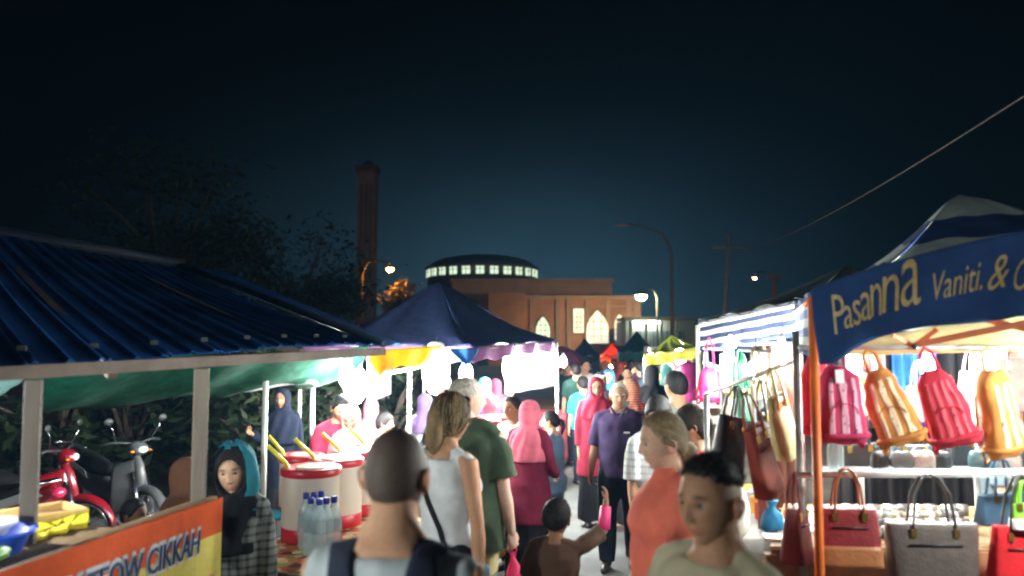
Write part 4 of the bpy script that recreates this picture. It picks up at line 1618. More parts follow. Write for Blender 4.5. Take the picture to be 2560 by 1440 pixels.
F2 = P(1178, 866, 8.0)
r2 = P(1392, 853, 10.9)
l2 = Vector((F2.x - 2.0 * .94, F2.y + 2.0 * .34, F2.z))
k2 = l2 + (r2 - F2)
ap2 = P(1098, 703, 9.75)
indigo = cloth('indigo_tarp', (.020, .032, .10), trans=.05, var=.2)
purple = cloth('purple_valance', (.20, .10, .19), trans=.45, var=.2)
canopy('dark indigo peaked canopy over the second stall on the left', [F2, r2, k2, l2], ap2, indigo, True, .17, purple, None, .035, legsel=(1, 2, 3))
bf = cloth('blue_flap', (.02, .09, .26), trans=.3)
tag(MB().grid(lambda u, v: P(1120, 872, 7.7).lerp(P(1200, 868, 8.0), u).lerp(P(1165, 915, 7.8).lerp(P(1180, 905, 8.0), u), v) + Vector((0, .03 * math.sin(u * 8), 0)), 10, 6).build('awning_flap', bf, None, True, solid=.003), 'blue tarpaulin flap at the corner of the indigo canopy', 'tarpaulin')

# counter of the second stall with red cloth and trays
redc = cloth('red_table', (.40, .035, .07), var=.15)
def cloth_table(label, a, b, depth, h, m, side=-1, group=None, wm=None):
    """table along a->b (x,y), cloth hanging on the aisle side"""
    a, b = Vector((a[0], a[1], 0)), Vector((b[0], b[1], 0))
    dd = (b - a).normalized(); nn = Vector((-dd.y, dd.x, 0)) * -side
    L = (b - a).length
    t = wthing('stall_table', label, 'table', tuple(a.lerp(b, .5)), group)
    def w(s, o, z):
        q = a + dd * s + nn * o
        return (q.x, q.y, z)
    MB().prism([w(0, 0, h - .03), w(L, 0, h - .03), w(L, depth, h - .03), w(0, depth, h - .03)], (0, 0, .03)).build('tabletop', wm or wood, t, False)
    for s, o in ((.05, .05), (L - .05, .05), (.05, depth - .05), (L - .05, depth - .05)):
        MB().tube([w(s, o, 0), w(s, o, h - .03)], .018, 8).build('leg', steel, t)
    def fn(u, v):
        s = -.02 + (L + .04) * u
        if v < .5:
            return w(s, -.015 - .02 * abs(math.sin(u * L * 9)) * (1 - v * 2), .12 + (h - .115) * v * 2)
        return w(s, -.015 + (depth + .02) * (v - .5) * 2, h + .005)
    MB().grid(fn, int(L * 16), 16).build('table_cloth', m, t, True, solid=.003)
    def f2(u, v):
        return w(-.02, -.015 + (depth + .02) * u, .12 + (h - .115) * v)
    MB().grid(f2, 10, 8).build('table_cloth', m, t, True, solid=.003)
    return t, w


tb2, w2 = cloth_table('red clothed table of the second stall beside the aisle', (XA(1235, 8.3, .8), 8.3), (XA(1400, 11.2, .8), 11.2), .7, .85, redc)
rnd = random.Random(4)
foodc = [(.55, .28, .06), (.75, .62, .3), (.35, .10, .03), (.5, .42, .1), (.65, .15, .05)]
for i in range(7):
    p = w2(.5 + .38 * i, .2 + .25 * (i % 2), .862)
    t = thing('food_tray', 'steel tray of %s food on the red table, place %s from the near end' % (['fried', 'yellow', 'brown', 'green', 'red', 'pale', 'mixed'][i], ['first', 'second', 'third', 'fourth', 'fifth', 'sixth', 'last'][i]), 'food tray', p, R(-20))
    MB().loft([(0, 0, 0, .13, .09), (0, 0, .045, .16, .12), (0, 0, .048, .17, .13), (0, 0, .012, .125, .085)], 20, 0, 4).build('pan', steel, t)
    q = MB()
    for j in range(26):
        q.ell((rnd.uniform(-.11, .11), rnd.uniform(-.075, .075), .03 + rnd.uniform(0, .03)), (rnd.uniform(.015, .03),) * 3, 6, 4)
    fo = q.build('food', mat('food_%d' % (i % 5), foodc[i % 5], rough=.5), t); fo['kind'] = 'stuff'
for i, (px, d) in enumerate(((1200, 8.15), (1238, 8.6))):
    drum(['cream red-rimmed drum at the near end of the red table', 'cream red-rimmed drum just behind the first one on the red table side'][i], (XA(px, d, 1), d, .74), .2, .46, straw=False)
t2b, w2b = cloth_table('low white table under the two drums of the second stall', (XA(1160, 8.0, .8), 7.95), (XA(1252, 8.9, .8), 8.95), .55, .732, cloth('white_table', (.7, .68, .64)), -1)

# lamps of the left side; wide globes stand in for lens bloom
bulb('bright bulb beside the white sign board above the drink seller', P(888, 962, 7.0), 110, r=.10, cord=.10)
bulb('bright bulb above the drink drums', P(868, 940, 6.2), 40, r=.06, cord=.08)
bulb('bright bulb widened to its bloom under the yellow cloth of the second stall', P(1090, 928, 7.6), 130, r=.13, cord=.08)
bulb('bulb under the near edge of the indigo canopy', P(1165, 935, 8.6), 60, r=.07, cord=.2)
for i, (px, py, d) in enumerate(((1285, 918, 9.3), (1330, 912, 10.0), (1372, 905, 10.7))):
    bulb(['first of three bulbs along the indigo canopy edge', 'middle of three bulbs along the indigo canopy edge', 'last of three bulbs along the indigo canopy edge'][i], P(px, py, d), 130, r=.13, cord=.06)
bulb('unseen bulb added past the near end of the counter to light the foreground', Vector((-2.30, .55, 1.78)), 95, r=.045, cord=.1)  # out of view, added as fill on the foreground backs
bulb('unseen bulb added over the counter to light the girl and the goods', Vector((-2.28, 3.25, 1.80)), 19, r=.045, cord=.1)  # out of view, added to brighten the girl's face
# white lit back sheet in the second stall
def bs(u, v):
    q = P(1262, 985, 11.2).lerp(P(1392, 965, 12.2), u).lerp(P(1262, 890, 11.2).lerp(P(1392, 880, 12.2), u), v)
    q.y += .04 * math.sin(u * 15)
    return q
tag(MB().grid(bs, 24, 8).build('back_sheet', cloth('white_back', (.82, .83, .80), trans=.3, var=.05), None, True, solid=.003), 'white sheet behind the three bulbs of the second stall', 'sheet')
# plastic bags of drink hanging at the bulb
for i, (px, py) in enumerate(((1078, 948), (1096, 958), (1112, 946))):
    c = P(px, py, 7.4)
    t = wthing('drink_bag', ['pale pink drink bag hanging lowest by the bright bulb', 'milky drink bag hanging left of the bulb', 'clear drink bag hanging right of the bulb'][(1, 0, 2)[i]], 'drink bag', tuple(c))
    MB().lathe([(.03, -.10), (.055, -.08), (.06, -.03), (.04, .04), (.012, .07), (.02, .085)], 14, tuple(c)).build('pouch', mat('drink_bag_%d' % i, [(.8, .8, .78), (.75, .5, .52), (.7, .75, .78)][i], rough=.25, trans=.5), t)
    MB().tube([c + Vector((0, 0, .08)), c + Vector((0, 0, .25))], .003, 5).build('string', white_pole, t)

# ------------------------------------------------------------------ motorcycles parked behind the counter
rubber = mat('rubber', (.012, .012, .012), rough=.8)
chrome = mat('chrome', (.6, .6, .6), rough=.18, metal=1.0, var=.05)
seatm = mat('bike_seat', (.012, .012, .013), rough=.55)


def motorcycle(label, x, y, rz, paint, panel):
    t = thing('motorcycle', label, 'motorcycle', (x, y, 0), rz)
    for wx in (-.62, .62):
        w = MB().tube([(wx + .255 * math.cos(a), 0, .285 + .255 * math.sin(a)) for a in np.linspace(0, 2 * math.pi, 33)], .034, 10, cap=False).build('wheel', rubber, t)
        rb = MB().tube([(wx + .215 * math.cos(a), 0, .285 + .215 * math.sin(a)) for a in np.linspace(0, 2 * math.pi, 33)], .014, 6, cap=False)
        rb.build('rim', chrome, w)
        sp = MB()
        for k in range(12):
            a = k * math.pi / 6
            sp.tube([(wx + .03 * math.cos(a), .01, .285 + .03 * math.sin(a)), (wx + .21 * math.cos(a), 0, .285 + .21 * math.sin(a))], .003, 4)
        sp.build('spokes', chrome, w)
        MB().tube([(wx, -.06, .285), (wx, .06, .285)], .04, 10).build('hub', chrome, w)
    for sy in (-.075, .075):
        MB().tube([(.62, sy, .285), (.47, sy, .72)], [.022, .026], 8).build('fork', chrome, t)
    q = MB()
    q.grid(lambda u, v: (.60 + .31 * math.cos(.15 + 2.2 * u), (v - .5) * .13 * (1 - .3 * abs(u - .5)), .285 + .31 * math.sin(.15 + 2.2 * u) - .05 * (2 * v - 1) ** 2), 16, 6)
    q.build('front_fender', paint, t, True, solid=.006)
    # slim front cowl and swept leg shields
    for sy in (1, -1):
        MB().grid(lambda u, v: (.50 - .20 * u - .10 * abs(v - .55) + .02 * math.sin(v * 3), sy * (.03 + .17 * u ** .8 * (.55 + .45 * math.sin(v * 3.0))), .34 + .50 * v - .06 * u), 8, 12).build('leg_shield', paint, t, True, solid=.012)
    q = MB(); q.chain([(.50, 0, .46), (.515, 0, .60), (.47, 0, .78), (.42, 0, .88)], [.035, .055, .05, .035], 12)
    q.build('front_cowl', paint, t)
    MB().prism([(.545, -.035, .56), (.575, 0, .54), (.545, .035, .56), (.50, .03, .74), (.525, 0, .76), (.50, -.03, .74)], (.004, 0, .004)).build('white_panel', panel, t, False)
    q = MB(); q.loft([(.44, 0, .88, .05, .05), (.46, 0, .92, .085, .085), (.45, 0, .97, .075, .095), (.43, 0, 1.005, .05, .07), (.41, 0, 1.015, .02, .03)], 18, 0, 2.6)
    q.build('handlebar_cowl', paint, t)
    MB().ell((.525, 0, .938), (.025, .06, .035), 14, 8).build('headlight', mat('headlight_glass', (.6, .62, .62), rough=.1), t)
    for sy in (1, -1):
        MB().ell((.50, sy * .10, .925), (.016, .022, .012), 10, 6).build('indicator', mat('indicator', (.75, .25, .03), rough=.2), t)
        MB().tube([(.42, sy * .05, 1.0), (.37, sy * .22, 1.02), (.33, sy * .34, 1.0)], [.012, .012, .018], 8).build('handlebar', darkm, t)
        st_ = MB().tube([(.38, sy * .20, 1.02), (.42, sy * .27, 1.16), (.41, sy * .30, 1.20)], .006, 6).build('mirror_stalk', chrome, t)
        MB().ell((.41, sy * .31, 1.235), (.018, .055, .038), 12, 8).build('mirror', darkm, st_)
    # body, seat and tail
    q = MB(); q.chain([(.40, 0, .52), (.20, 0, .46), (.0, 0, .50), (-.25, 0, .58), (-.55, 0, .72), (-.82, 0, .86)], [.07, .09, .11, .12, .10, .05], 14)
    me = remesh(q, .018, 4); me.materials.clear(); me.materials.append(paint); link('body', me, t)
    for sy in (1, -1):
        MB().prism([(-.15, sy * .122, .62), (-.80, sy * .075, .83), (-.72, sy * .085, .88), (-.20, sy * .125, .70)], (0, sy * .008, 0)).build('side_panel', panel, t, False)
        MB().prism([(-.42, sy * .124, .60), (-.66, sy * .105, .69), (-.64, sy * .105, .73), (-.42, sy * .124, .655)], (0, sy * .009, 0)).build('side_decal', mat('decal', (.72, .68, .66), rough=.4), t, False)
    q = MB(); q.chain([(.02, 0, .70), (-.18, 0, .735), (-.42, 0, .79), (-.66, 0, .86)], [.07, .105, .11, .07], 14)
    me = remesh(q, .018, 4); me.materials.clear(); me.materials.append(seatm); link('seat', me, t)
    MB().tube([(-.55, -.12, .88), (-.80, -.10, .93), (-.88, 0, .94), (-.80, .10, .93), (-.55, .12, .88)], .014, 8).build('grab_rail', chrome, t)
    MB().ell((-.87, 0, .84), (.05, .08, .045), 14, 8).build('tail_light', mat('tail_red', (.55, .02, .07), rough=.15, spec=.6), t)
    MB().chain([(.10, 0, .32), (-.12, 0, .30)], [.11, .12], 12).build('engine', mat('engine', (.22, .22, .22), rough=.45, metal=.7), t)
    MB().chain([(.0, -.13, .24), (-.3, -.15, .26), (-.75, -.15, .33)], [.025, .04, .045], 10).build('exhaust', chrome, t)
    MB().prism([(-.70, -.07, .60), (-.70, .07, .60), (-.90, .07, .42), (-.90, -.07, .42)], (-.006, 0, .012)).build('rear_fender', seatm, t, False)
    MB().tube([(-.05, .10, .22), (-.02, .22, .02)], .012, 6).build('side_stand', darkm, t)
    return t


redp = mat('bike_red', (.22, .005, .011), rough=.22, var=.08, coat=.6, spec=.6)
whp = mat('bike_white', (.36, .36, .35), rough=.3, var=.08, spec=.5)
grp = mat('bike_grey', (.075, .078, .078), rough=.35, var=.1)
motorcycle('red motorcycle facing right behind the counter, its headlamp and fork showing', XA(40, 7.6, .6), 7.6, R(4), redp, whp)
motorcycle('red motorcycle with white tail panels at the far left edge', XA(-120, 6.4, .8), 6.4, R(176), redp, whp)
motorcycle('grey motorcycle with a pale leg shield left of the brown-hooded child', XA(270, 8.4, .6), 8.4, R(-28), grp, whp)

# ================================================================== right side: the bag stall
navy = cloth('navy', (.020, .045, .125), trans=.12, var=.15)
greyc = cloth('canopy_grey', (.27, .30, .295), trans=.15, var=.15)
orange_s = mat('orange_steel', (.80, .17, .03), rough=.45, var=.12)
cream = cloth('cream_lining', (.50, .42, .21), trans=.2, var=.1)
fl = P(2031, 728, 3.3); fl.z = 2.215
e1 = Vector((.94, -.35, 0)); e2 = Vector((.29, .957, 0))
fr_ = fl + e1 * 2.0 + Vector((0, 0, .02)); bl = fl + e2 * 1.65; br = bl + e1 * 2.0
apx = P(2398, 488, 4.0)
tent = canopy('bag stall canopy with grey and navy striped peaked roof and orange legs', [fl, bl, br, fr_], apx, [greyc, navy], True, .27, [greyc, navy], orange_s, 0.0, legsel=(0, 2, 3), sag=.10, valsel=(0,),
              stripes=lambda u, v: 1 if (v < .10 or .30 < v < .46 or .64 < v < .80) else 0, cat='canopy')
# orange scissor truss under the front edge and the cream inner lining
tr = wthing('canopy_truss', 'orange folding truss under the bag stall canopy', 'truss', (2.0, 3.6, 1.9))
for a, b, w_ in (((2290, 862, 3.35), (2575, 805, 3.05), .026), ((2285, 866, 3.36), (2345, 822, 3.3), .022), ((2230, 838, 3.34), (2290, 868, 3.38), .02), ((2470, 800, 3.2), (2600, 830, 3.0), .024)):
    MB().bar(P(*a), P(*b), w_ * .6, w_).build('strut', orange_s, tr, False, bevel=.002)
MB().tube([P(2287, 866, 3.33), P(2287, 866, 3.40)], .012, 8).build('pivot', darkm, tr)
def cr(u, v):
    a = P(2098, 890, 3.75).lerp(P(2600, 876, 3.45), u)
    b = P(2090, 860, 3.78).lerp(P(2600, 770, 3.48), u)
    q = a.lerp(b, v)
    q.y += .015 * math.sin(u * 14)
    return q
tag(MB().grid(cr, 24, 4).build('lining_cloth', cream, None, True, solid=.003), 'cream cloth lining hanging inside the bag stall canopy', 'cloth')

# banner
nb0, nb1, nb2, nb3 = P(2024, 722, 3.24), P(2600, 568, 2.83), P(2600, 783, 2.86), P(2044, 902, 3.26)
ban = wthing('stall_banner', 'navy cloth banner with gold lettering on the bag stall', 'banner', tuple(nb0))
def nf(u, v):
    a = nb0.lerp(nb1, u); b = nb3.lerp(nb2, u)
    q = a.lerp(b, v)
    q.z += .02 * math.sin(u * 3.1) * (1 - v) + (-.03 * math.exp(-((u - .06) / .1) ** 2) + .045 * math.exp(-((u - .42) / .3) ** 2)) * v
    q.y += .010 * math.sin(u * 12 + v * 4) - .012
    return q
MB().grid(nf, 48, 14).build('cloth', cloth('banner_navy', (.022, .060, .175), trans=.06, var=.12), ban, True, solid=.003)
gold = mat('gold_print', (.50, .36, .14), rough=.5, var=.2, scale=60)
nrm = Vector((nb1.y - nb0.y, nb0.x - nb1.x, 0)).normalized() * .006
def uvb(px, py):
    """cloth position under a point of the banner"""
    u = 0.5
    for _ in range(30):
        a = nf(u, .5)
        k = 1280 + FPX * a.x / (a.y * math.cos(PITCH) + (a.z - EYE) * math.sin(PITCH))
        u += (px - k) / 576 * .8
    def py_of(v):
        q = nf(u, v)
        zc = q.y * math.cos(PITCH) + (q.z - EYE) * math.sin(PITCH)
        return 720 - FPX * ((q.z - EYE) * math.cos(PITCH) - q.y * math.sin(PITCH)) / zc
    a, b = py_of(0), py_of(1)
    return u, (py - a) / (b - a)
def blet(ch, x0_, y0_, x1_, y1_, hh, shear=.08, off_=-.004):
    u0, v0 = uvb(x0_, y0_); u1, v1 = uvb(x1_, y1_)
    text_uv('lettering', ch, ban, gold, nf, u0, v0, u1, v1, hh, nrm, shear, off_)
for ch, x0_, x1_, yb, hh in (('P', 2084, 2114, 836, .52), ('a', 2109, 2131, 822, .46), ('s', 2132, 2152, 814, .52), ('a', 2153, 2178, 803, .60), ('n', 2178, 2205, 793, .70), ('n', 2206, 2248, 784, .80), ('a', 2252, 2301, 768, .98)):
    blet(ch, x0_, yb, x1_, yb - (x1_ - x0_) * .20, hh)
blet('Vaniti.', 2336, 750, 2455, 724, .36, .4)
blet('&', 2470, 728, 2522, 714, .40, .35)
blet('Co', 2536, 728, 2596, 714, .36, .3)

# grey pole and rails of the bag rack
rack = wthing('bag_rack', 'steel rack of the bag stall with a bright horizontal rail', 'rack', (XA(2000, 3.55, 1), 3.55, 0))
gp = mat('grey_pole', (.16, .175, .16), rough=.5, metal=.2, var=.2)
g0 = P(1990, 885, 3.62); g1 = P(2007, 1440, 3.62)
MB().tube([(g1.x + .012, 3.62, 0), (g0.x, 3.62, 2.06)], .0165, 10).build('pole', gp, rack)
RY = 3.46
MB().tube([P(1992, 1188, RY), P(2640, 1178, RY)], .0135, 10).build('rail', mat('rail_glint', (.8, .8, .78), rough=.3, metal=.2), rack)  # rail colour whitened to carry the bulbs' reflection
UR = P(2000, 880, 3.6).z
MB().tube([(P(1992, 880, 3.6).x, 3.58, UR + .02), (P(2640, 880, 3.46).x, 3.44, UR + .02)], .011, 8).build('rail', steel, rack)
for px, dd in ((2430, 4.1), (2145, 4.6)):
    q = P(px, 890, dd)
    MB().tube([(q.x, dd, 0), (q.x, dd, q.z)], .014, 8).build('pole', steel, rack)


def straps(t, m, pts, r=.012, flat=.35, name='strap', up=None):
    return MB().tube(pts, r, 8, flat=flat, up=up).build(name, m, t)


def backpack(label, px, py, d, w, h, c1, c2, tilt=0, yaw=0, nstripe=3, tagc=None, hang=None):
    """soft printed backpack hanging by its loop; px,py = centre of the body"""
    c = P(px, py, d)
    t = thing('backpack', label, 'backpack', tuple(c), 0)
    t.rotation_euler = (0, R(tilt), R(yaw))
    m1 = cloth('bp_%s' % label[:14], c1, trans=.1)
    m2 = pattern_mat('bp_print_%s' % label[:14], [c2, tuple(x * .25 for x in c2)], 'spots', 42, .6)
    q = MB()
    def rx(z): return w * (.50 + .0 * z) * (.72 + .28 * (1 - (z / h + .5)) ** .8) * (1 - .5 * max(0, (z / h + .5) - .85) / .15)
    zz = np.linspace(-h / 2, h / 2, 14)
    secs = []
    for z in zz:
        e = 1 - .45 * max(0, 1 - (z + h / 2) / (.08 * h))
        secs.append((0, 0, z, rx(z) * (1 if e > .99 else .95), w * .30 * (e if e < 1 else 1) * (1 - .35 * (z / h + .5))))
    q.loft(secs, 28, 0, 2.8)
    me = remesh(q, .010, 4, .009, int(px), (17, 17, 11)); me.materials.clear(); me.materials.append(m1); link('body', me, t)
    bv = BVHTree.FromPolygons([tuple(v.co) for v in me.vertices], [tuple(p_.vertices) for p_ in me.polygons])
    for i in range(nstripe):
        u = (i + .5) / nstripe - .5
        def sf(a, b, u=u):
            z = -h * .44 + h * .80 * b
            x = (u * 1.02 + (a - .5) * .50 / nstripe) * 2 * rx(z) * .86
            p_, n_, _, _ = bv.find_nearest(Vector((x, -w * .33, z)))
            return p_ + n_ * .0016
        MB().grid(sf, 5, 16).build('printed_stripe', m2, t, True, solid=.0008)
    MB().tube([(rx(-h / 2 + .03) * 1.02 * math.copysign(abs(math.cos(a)) ** .7, math.cos(a)), w * .31 * math.copysign(abs(math.sin(a)) ** .7, math.sin(a)), -h / 2 + .035) for a in np.linspace(0, 6.283, 33)], .012, 8).build('base_band', m1, t)
    hz_ = hang or .10
    MB().tube([(-.03, 0, h / 2 - .01), (-.025, 0, h / 2 + hz_ * .7), (0, 0, h / 2 + hz_), (.025, 0, h / 2 + hz_ * .7), (.03, 0, h / 2 - .01)], .0075, 8, flat=.4).build('loop', m1, t)
    for sg in (1, -1):
        MB().tube([(sg * w * .12, w * .1, h / 2 - .02), (sg * w * .34, w * .26, h * .2), (sg * w * .42, w * .30, -h * .2), (sg * w * .46, .04, -h * .58), (sg * w * .36, .02, -h * .47)], .014, 8, flat=.4).build('shoulder_strap', m1, t)
    zp = []
    for k_ in range(9):
        a_ = math.pi * (k_ / 8)
        p_, n_, _, _ = bv.find_nearest(Vector((w * .30 * math.cos(a_), -w * .33, -h * .12 + h * .14 * math.sin(a_))))
        zp.append(p_ + n_ * .004)
    MB().tube(zp, .0028, 6).build('pocket_zip', m1, t)
    if tagc:
        MB().box((-.01, -w * .25, h * .36), (.034, .004, .055), 0).build('price_tag', mat('tag_white', (.85, .85, .83)), t, False)
    return t


backpack('pink backpack with pale pink printed stripes nearest the orange pole', 2100, 1010, 3.42, .205, .33, (.52, .045, .12), (.72, .36, .46), -2, -5, 3, True)
backpack('orange backpack with cream printed stripes, left one', 2225, 1018, 3.46, .19, .33, (.50, .20, .05), (.70, .55, .36), -19, -24, 3)
backpack('red backpack with red stripes between the two orange ones', 2362, 1018, 3.44, .195, .33, (.42, .025, .045), (.48, .07, .09), -16, -20, 4)
backpack('orange backpack with cream printed stripes, right one', 2500, 1030, 3.40, .19, .36, (.50, .21, .06), (.70, .56, .38), -12, 18, 3)
backpack('red backpack hanging half hidden by the grey pole', 2040, 985, 3.75, .17, .36, (.58, .02, .04), (.62, .10, .12), 0, 30, 2)


def handbag(label, px, py, d, w, h, dep, m1, m2=None, drop=.2, tilt=0, yaw=0, flap=False, name='handbag', split=.4, strapm=None, taper=.12, zip_=True, cat='handbag'):
    """stiff bag hanging by two handles; px,py = centre of its body"""
    c = P(px, py, d)
    t = thing(name, label, cat, tuple(c), 0)
    t.rotation_euler = (0, R(tilt), R(yaw))
    sm = strapm or m1
    def secs(z0, z1, n=7):
        out = []
        for z in np.linspace(z0, z1, n):
            k = 1 - taper * ((z + h / 2) / h) + taper / 2
            out.append((0, 0, z, w / 2 * k, dep / 2 * (1 - .55 * ((z + h / 2) / h))))
        return out
    zc = -h / 2 + h * split
    q = MB(); q.loft(secs(-h / 2, h / 2, 12), 28, 0, 5)
    q.build('body', m1, t, True, bevel=.006)
    if m2:
        s_ = [(a, b, z, rx + .003, ry + .003) for a, b, z, rx, ry in secs(-h / 2 - .002, zc, 6)]
        MB().loft(s_, 28, 0, 5).build('base_panel', m2, t, True)
    for sg in (1, -1):
        x_ = w * .24
        y_ = sg * dep * .24
        MB().tube([(-x_, y_, h * .22), (-x_ * .98, y_ * 1.05, h / 2), (-x_ * .8, y_ * .8, h / 2 + drop * .6), (-x_ * .4, y_ * .4, h / 2 + drop * .93), (0, y_ * .2, h / 2 + drop), (x_ * .4, y_ * .4, h / 2 + drop * .93), (x_ * .8, y_ * .8, h / 2 + drop * .6), (x_ * .98, y_ * 1.05, h / 2), (x_, y_, h * .22)], .0062, 8).build('handle', sm, t)
        for s2 in (1, -1):
            MB().box((s2 * x_, -dep * .30 if sg < 0 else dep * .30, h * .36), (.022, .008, .035)).build('buckle', mat('brass', (.75, .48, .14), rough=.25, metal=.9), t, False)
    if zip_:
        MB().tube([(-w * .3, -dep * .36 , h * .18), (w * .3, -dep * .36, h * .18)], .004, 6).build('zip', mat('zip_dark', (.03, .025, .025), rough=.4), t)
    return t


mar, tan_, brn = leather('maroon', (.25, .025, .030)), leather('tan', (.42, .16, .06)), leather('taupe', (.11, .085, .075))
handbag('maroon handbag with a tan base hanging left of the grey tote', 2120, 1340, 3.44, .25, .235, .11, mar, tan_, .165, 0, -6, split=.36, strapm=leather('rust', (.30, .09, .035)))
handbag('large taupe grey tote bag hanging from the bright rail', 2330, 1385, 3.42, .36, .26, .13, brn, None, .20, 0, -4, name='tote_bag', strapm=leather('darkbrown', (.035, .025, .022)), taper=-.1)
handbag('bright red tote bag at the right edge', 2545, 1400, 3.36, .24, .27, .10, cloth('red_bag', (.60, .02, .025)), None, .21, 4, 8, name='tote_bag', strapm=leather('darkbrown', (.035, .025, .022)))
handbag('dark maroon handbag hanging behind the orange pole', 1992, 1335, 3.62, .16, .24, .12, leather('wine', (.13, .018, .022)), None, .15, 0, 50)
handbag('lime green and white small bag at the right edge', 2560, 1290, 3.33, .10, .10, .05, mat('lime', (.25, .62, .05), rough=.5), mat('tag_white', (.85, .85, .83)), .09, 0, 0, zip_=False)
handbag('navy denim bag hanging above the red tote', 2505, 1270, 3.75, .28, .13, .10, cloth('denim_bag', (.04, .085, .14)), None, .16, 0, 20, zip_=False)

for i_, (px, py, d, w_, h_, c_, nm) in enumerate(((2150, 1150, 4.0, .20, .16, (.02, .025, .03), 'black'), (2280, 1150, 4.05, .22, .15, (.03, .05, .06), 'slate black'), (2400, 1140, 4.1, .20, .18, (.015, .02, .025), 'matt dark'),
        (2175, 985, 4.3, .16, .22, (.22, .12, .10), 'brown'), (2300, 1010, 4.4, .15, .2, (.05, .04, .04), 'dark grey'), (2430, 985, 4.3, .16, .24, (.30, .16, .13), 'rose brown'), (2545, 960, 3.9, .18, .26, (.30, .17, .14), 'dusky brown'))):
    handbag('%s handbag hanging in the row behind the striped backpacks' % nm, px, py, d, w_, h_, .09, leather('row_' + nm, c_), None, .14, 4 * (i_ % 3) - 4, 15 * (i_ % 3) - 10, zip_=False)

# aisle side bags of the bag stall
blk_l = leather('black', (.012, .014, .016))
brown_l = leather('redbrown', (.17, .035, .022))
olive_l = leather('olive', (.40, .38, .17))
hook = wthing('bag_rail', 'steel hanging rail on the aisle side of the bag stall', 'rail', (1.15, 4.0, 0))
ra, rb_ = P(1765, 985, 4.3), P(1995, 900, 3.7)
MB().tube([ra, rb_], .011, 8).build('rail', steel, hook)
q = P(1862, 1015, 4.25)
MB().tube([(ra.x, ra.y, 0), (ra.x, ra.y, ra.z)], .014, 8).build('upright', steel, hook)
handbag('glossy black handbag hanging slanted above the foreground man', 1822, 1125, 3.72, .16, .31, .11, blk_l, None, .14, 12, 30, zip_=False)
handbag('slanted red-brown leather bag with rivets on the aisle side', 1905, 1150, 3.66, .135, .33, .10, brown_l, None, .16, -20, 38)
handbag('olive green slanted shopping bag hanging beside the grey pole', 1955, 1065, 3.85, .13, .31, .10, olive_l, None, .13, -17, 40, zip_=False)
handbag('dark brown bag tucked behind the olive bag', 1925, 1085, 4.05, .15, .27, .09, leather('darkchoc', (.035, .025, .018)), None, .14, -14, 40)
q_ = P(1822, 1275, 4.0)
t = thing('carrier_bag', 'white carrier bag behind the foreground man', 'plastic bag', tuple(q_), R(20))
q = MB(); q.loft([(0, 0, -.11, .055, .04), (0, 0, -.08, .085, .06), (0, 0, .0, .085, .06), (.01, 0, .06, .07, .045), (.01, 0, .10, .05, .03)], 20)
q.v = [(a * 1.25, b * 1.25, c * 1.25) for a, b, c in q.v]
me = remesh(q, .010, 3, .006, 3, (25, 25, 14)); me.materials.clear(); me.materials.append(mat('carrier_white', (.78, .77, .70), rough=.5, trans=.3)); link('bag_body', me, t)
for sg in (1, -1):
    MB().tube([(sg * .055, 0, .09), (sg * .06, 0, .25), (sg * .025, 0, .48), (0, 0, .56)], .009, 8, flat=.4).build('handle', mat('carrier_white', (.78, .77, .70)), t)
q_ = P(1930, 1260, 3.95); q_.z = 1.142
t = thing('carrier_bag', 'small blue carrier bag on the end of the bag table', 'plastic bag', tuple(q_), 0)
q = MB(); q.loft([(0, 0, -.05, .04, .04), (0, 0, -.03, .06, .05), (0, 0, .03, .05, .04), (0, 0, .07, .015, .015), (0, 0, .10, .03, .02)], 16)
me = remesh(q, .009, 3, .006, 5, (30, 30, 18)); me.materials.clear(); me.materials.append(mat('carrier_blue', (.02, .22, .42), rough=.4, trans=.2)); link('bag_body', me, t)
MB().tube([(0, 0, .095), (.0, 0, .13)], .008, 6).build('knot', mat('carrier_blue', (.02, .22, .42)), t)

# display table inside the bag stall
bt = wthing('display_table', 'low wooden display table inside the bag stall', 'table', (2.3, 4.2, 0))
k0, k1 = P(1912, 1300, 4.15), P(2012, 1425, 3.7)
zt3 = 1.06
def bp_(px, d):
    return Vector((XA(px, d, zt3), d, zt3))
tq = [bp_(1925, 3.68), bp_(2620, 3.60), bp_(2560, 4.55), bp_(1960, 4.65)]
MB().prism([tuple(v) for v in tq], (0, 0, .03)).build('tabletop', mat('display_wood', (.34, .20, .10), rough=.55, var=.3), bt, False)
for v in tq:
    MB().box((v.x, v.y, .53), (.05, .05, 1.06)).build('leg', wood, bt, False)
MB().prism([tuple(tq[0] + Vector((.0, -.012, -.10))), tuple(tq[1] + Vector((0, -.012, -.10))), tuple(tq[1] + Vector((0, -.012, .02))), tuple(tq[0] + Vector((0, -.012, .02)))], (0, .01, 0)).build('apron', mat('display_wood', (.34, .20, .10)), bt, False)
paper = mat('paper_white', (.80, .79, .74), rough=.6, var=.05)
rnd = random.Random(9)
silv = mat('silver_roll', (.62, .60, .56), rough=.25, metal=.7, var=.3, scale=40)
brz = mat('bronze_roll', (.50, .36, .22), rough=.3, metal=.6, var=.3, scale=40)
dkr = mat('dark_roll', (.12, .11, .11), rough=.35, metal=.3, var=.3, scale=40)
n_ = 0
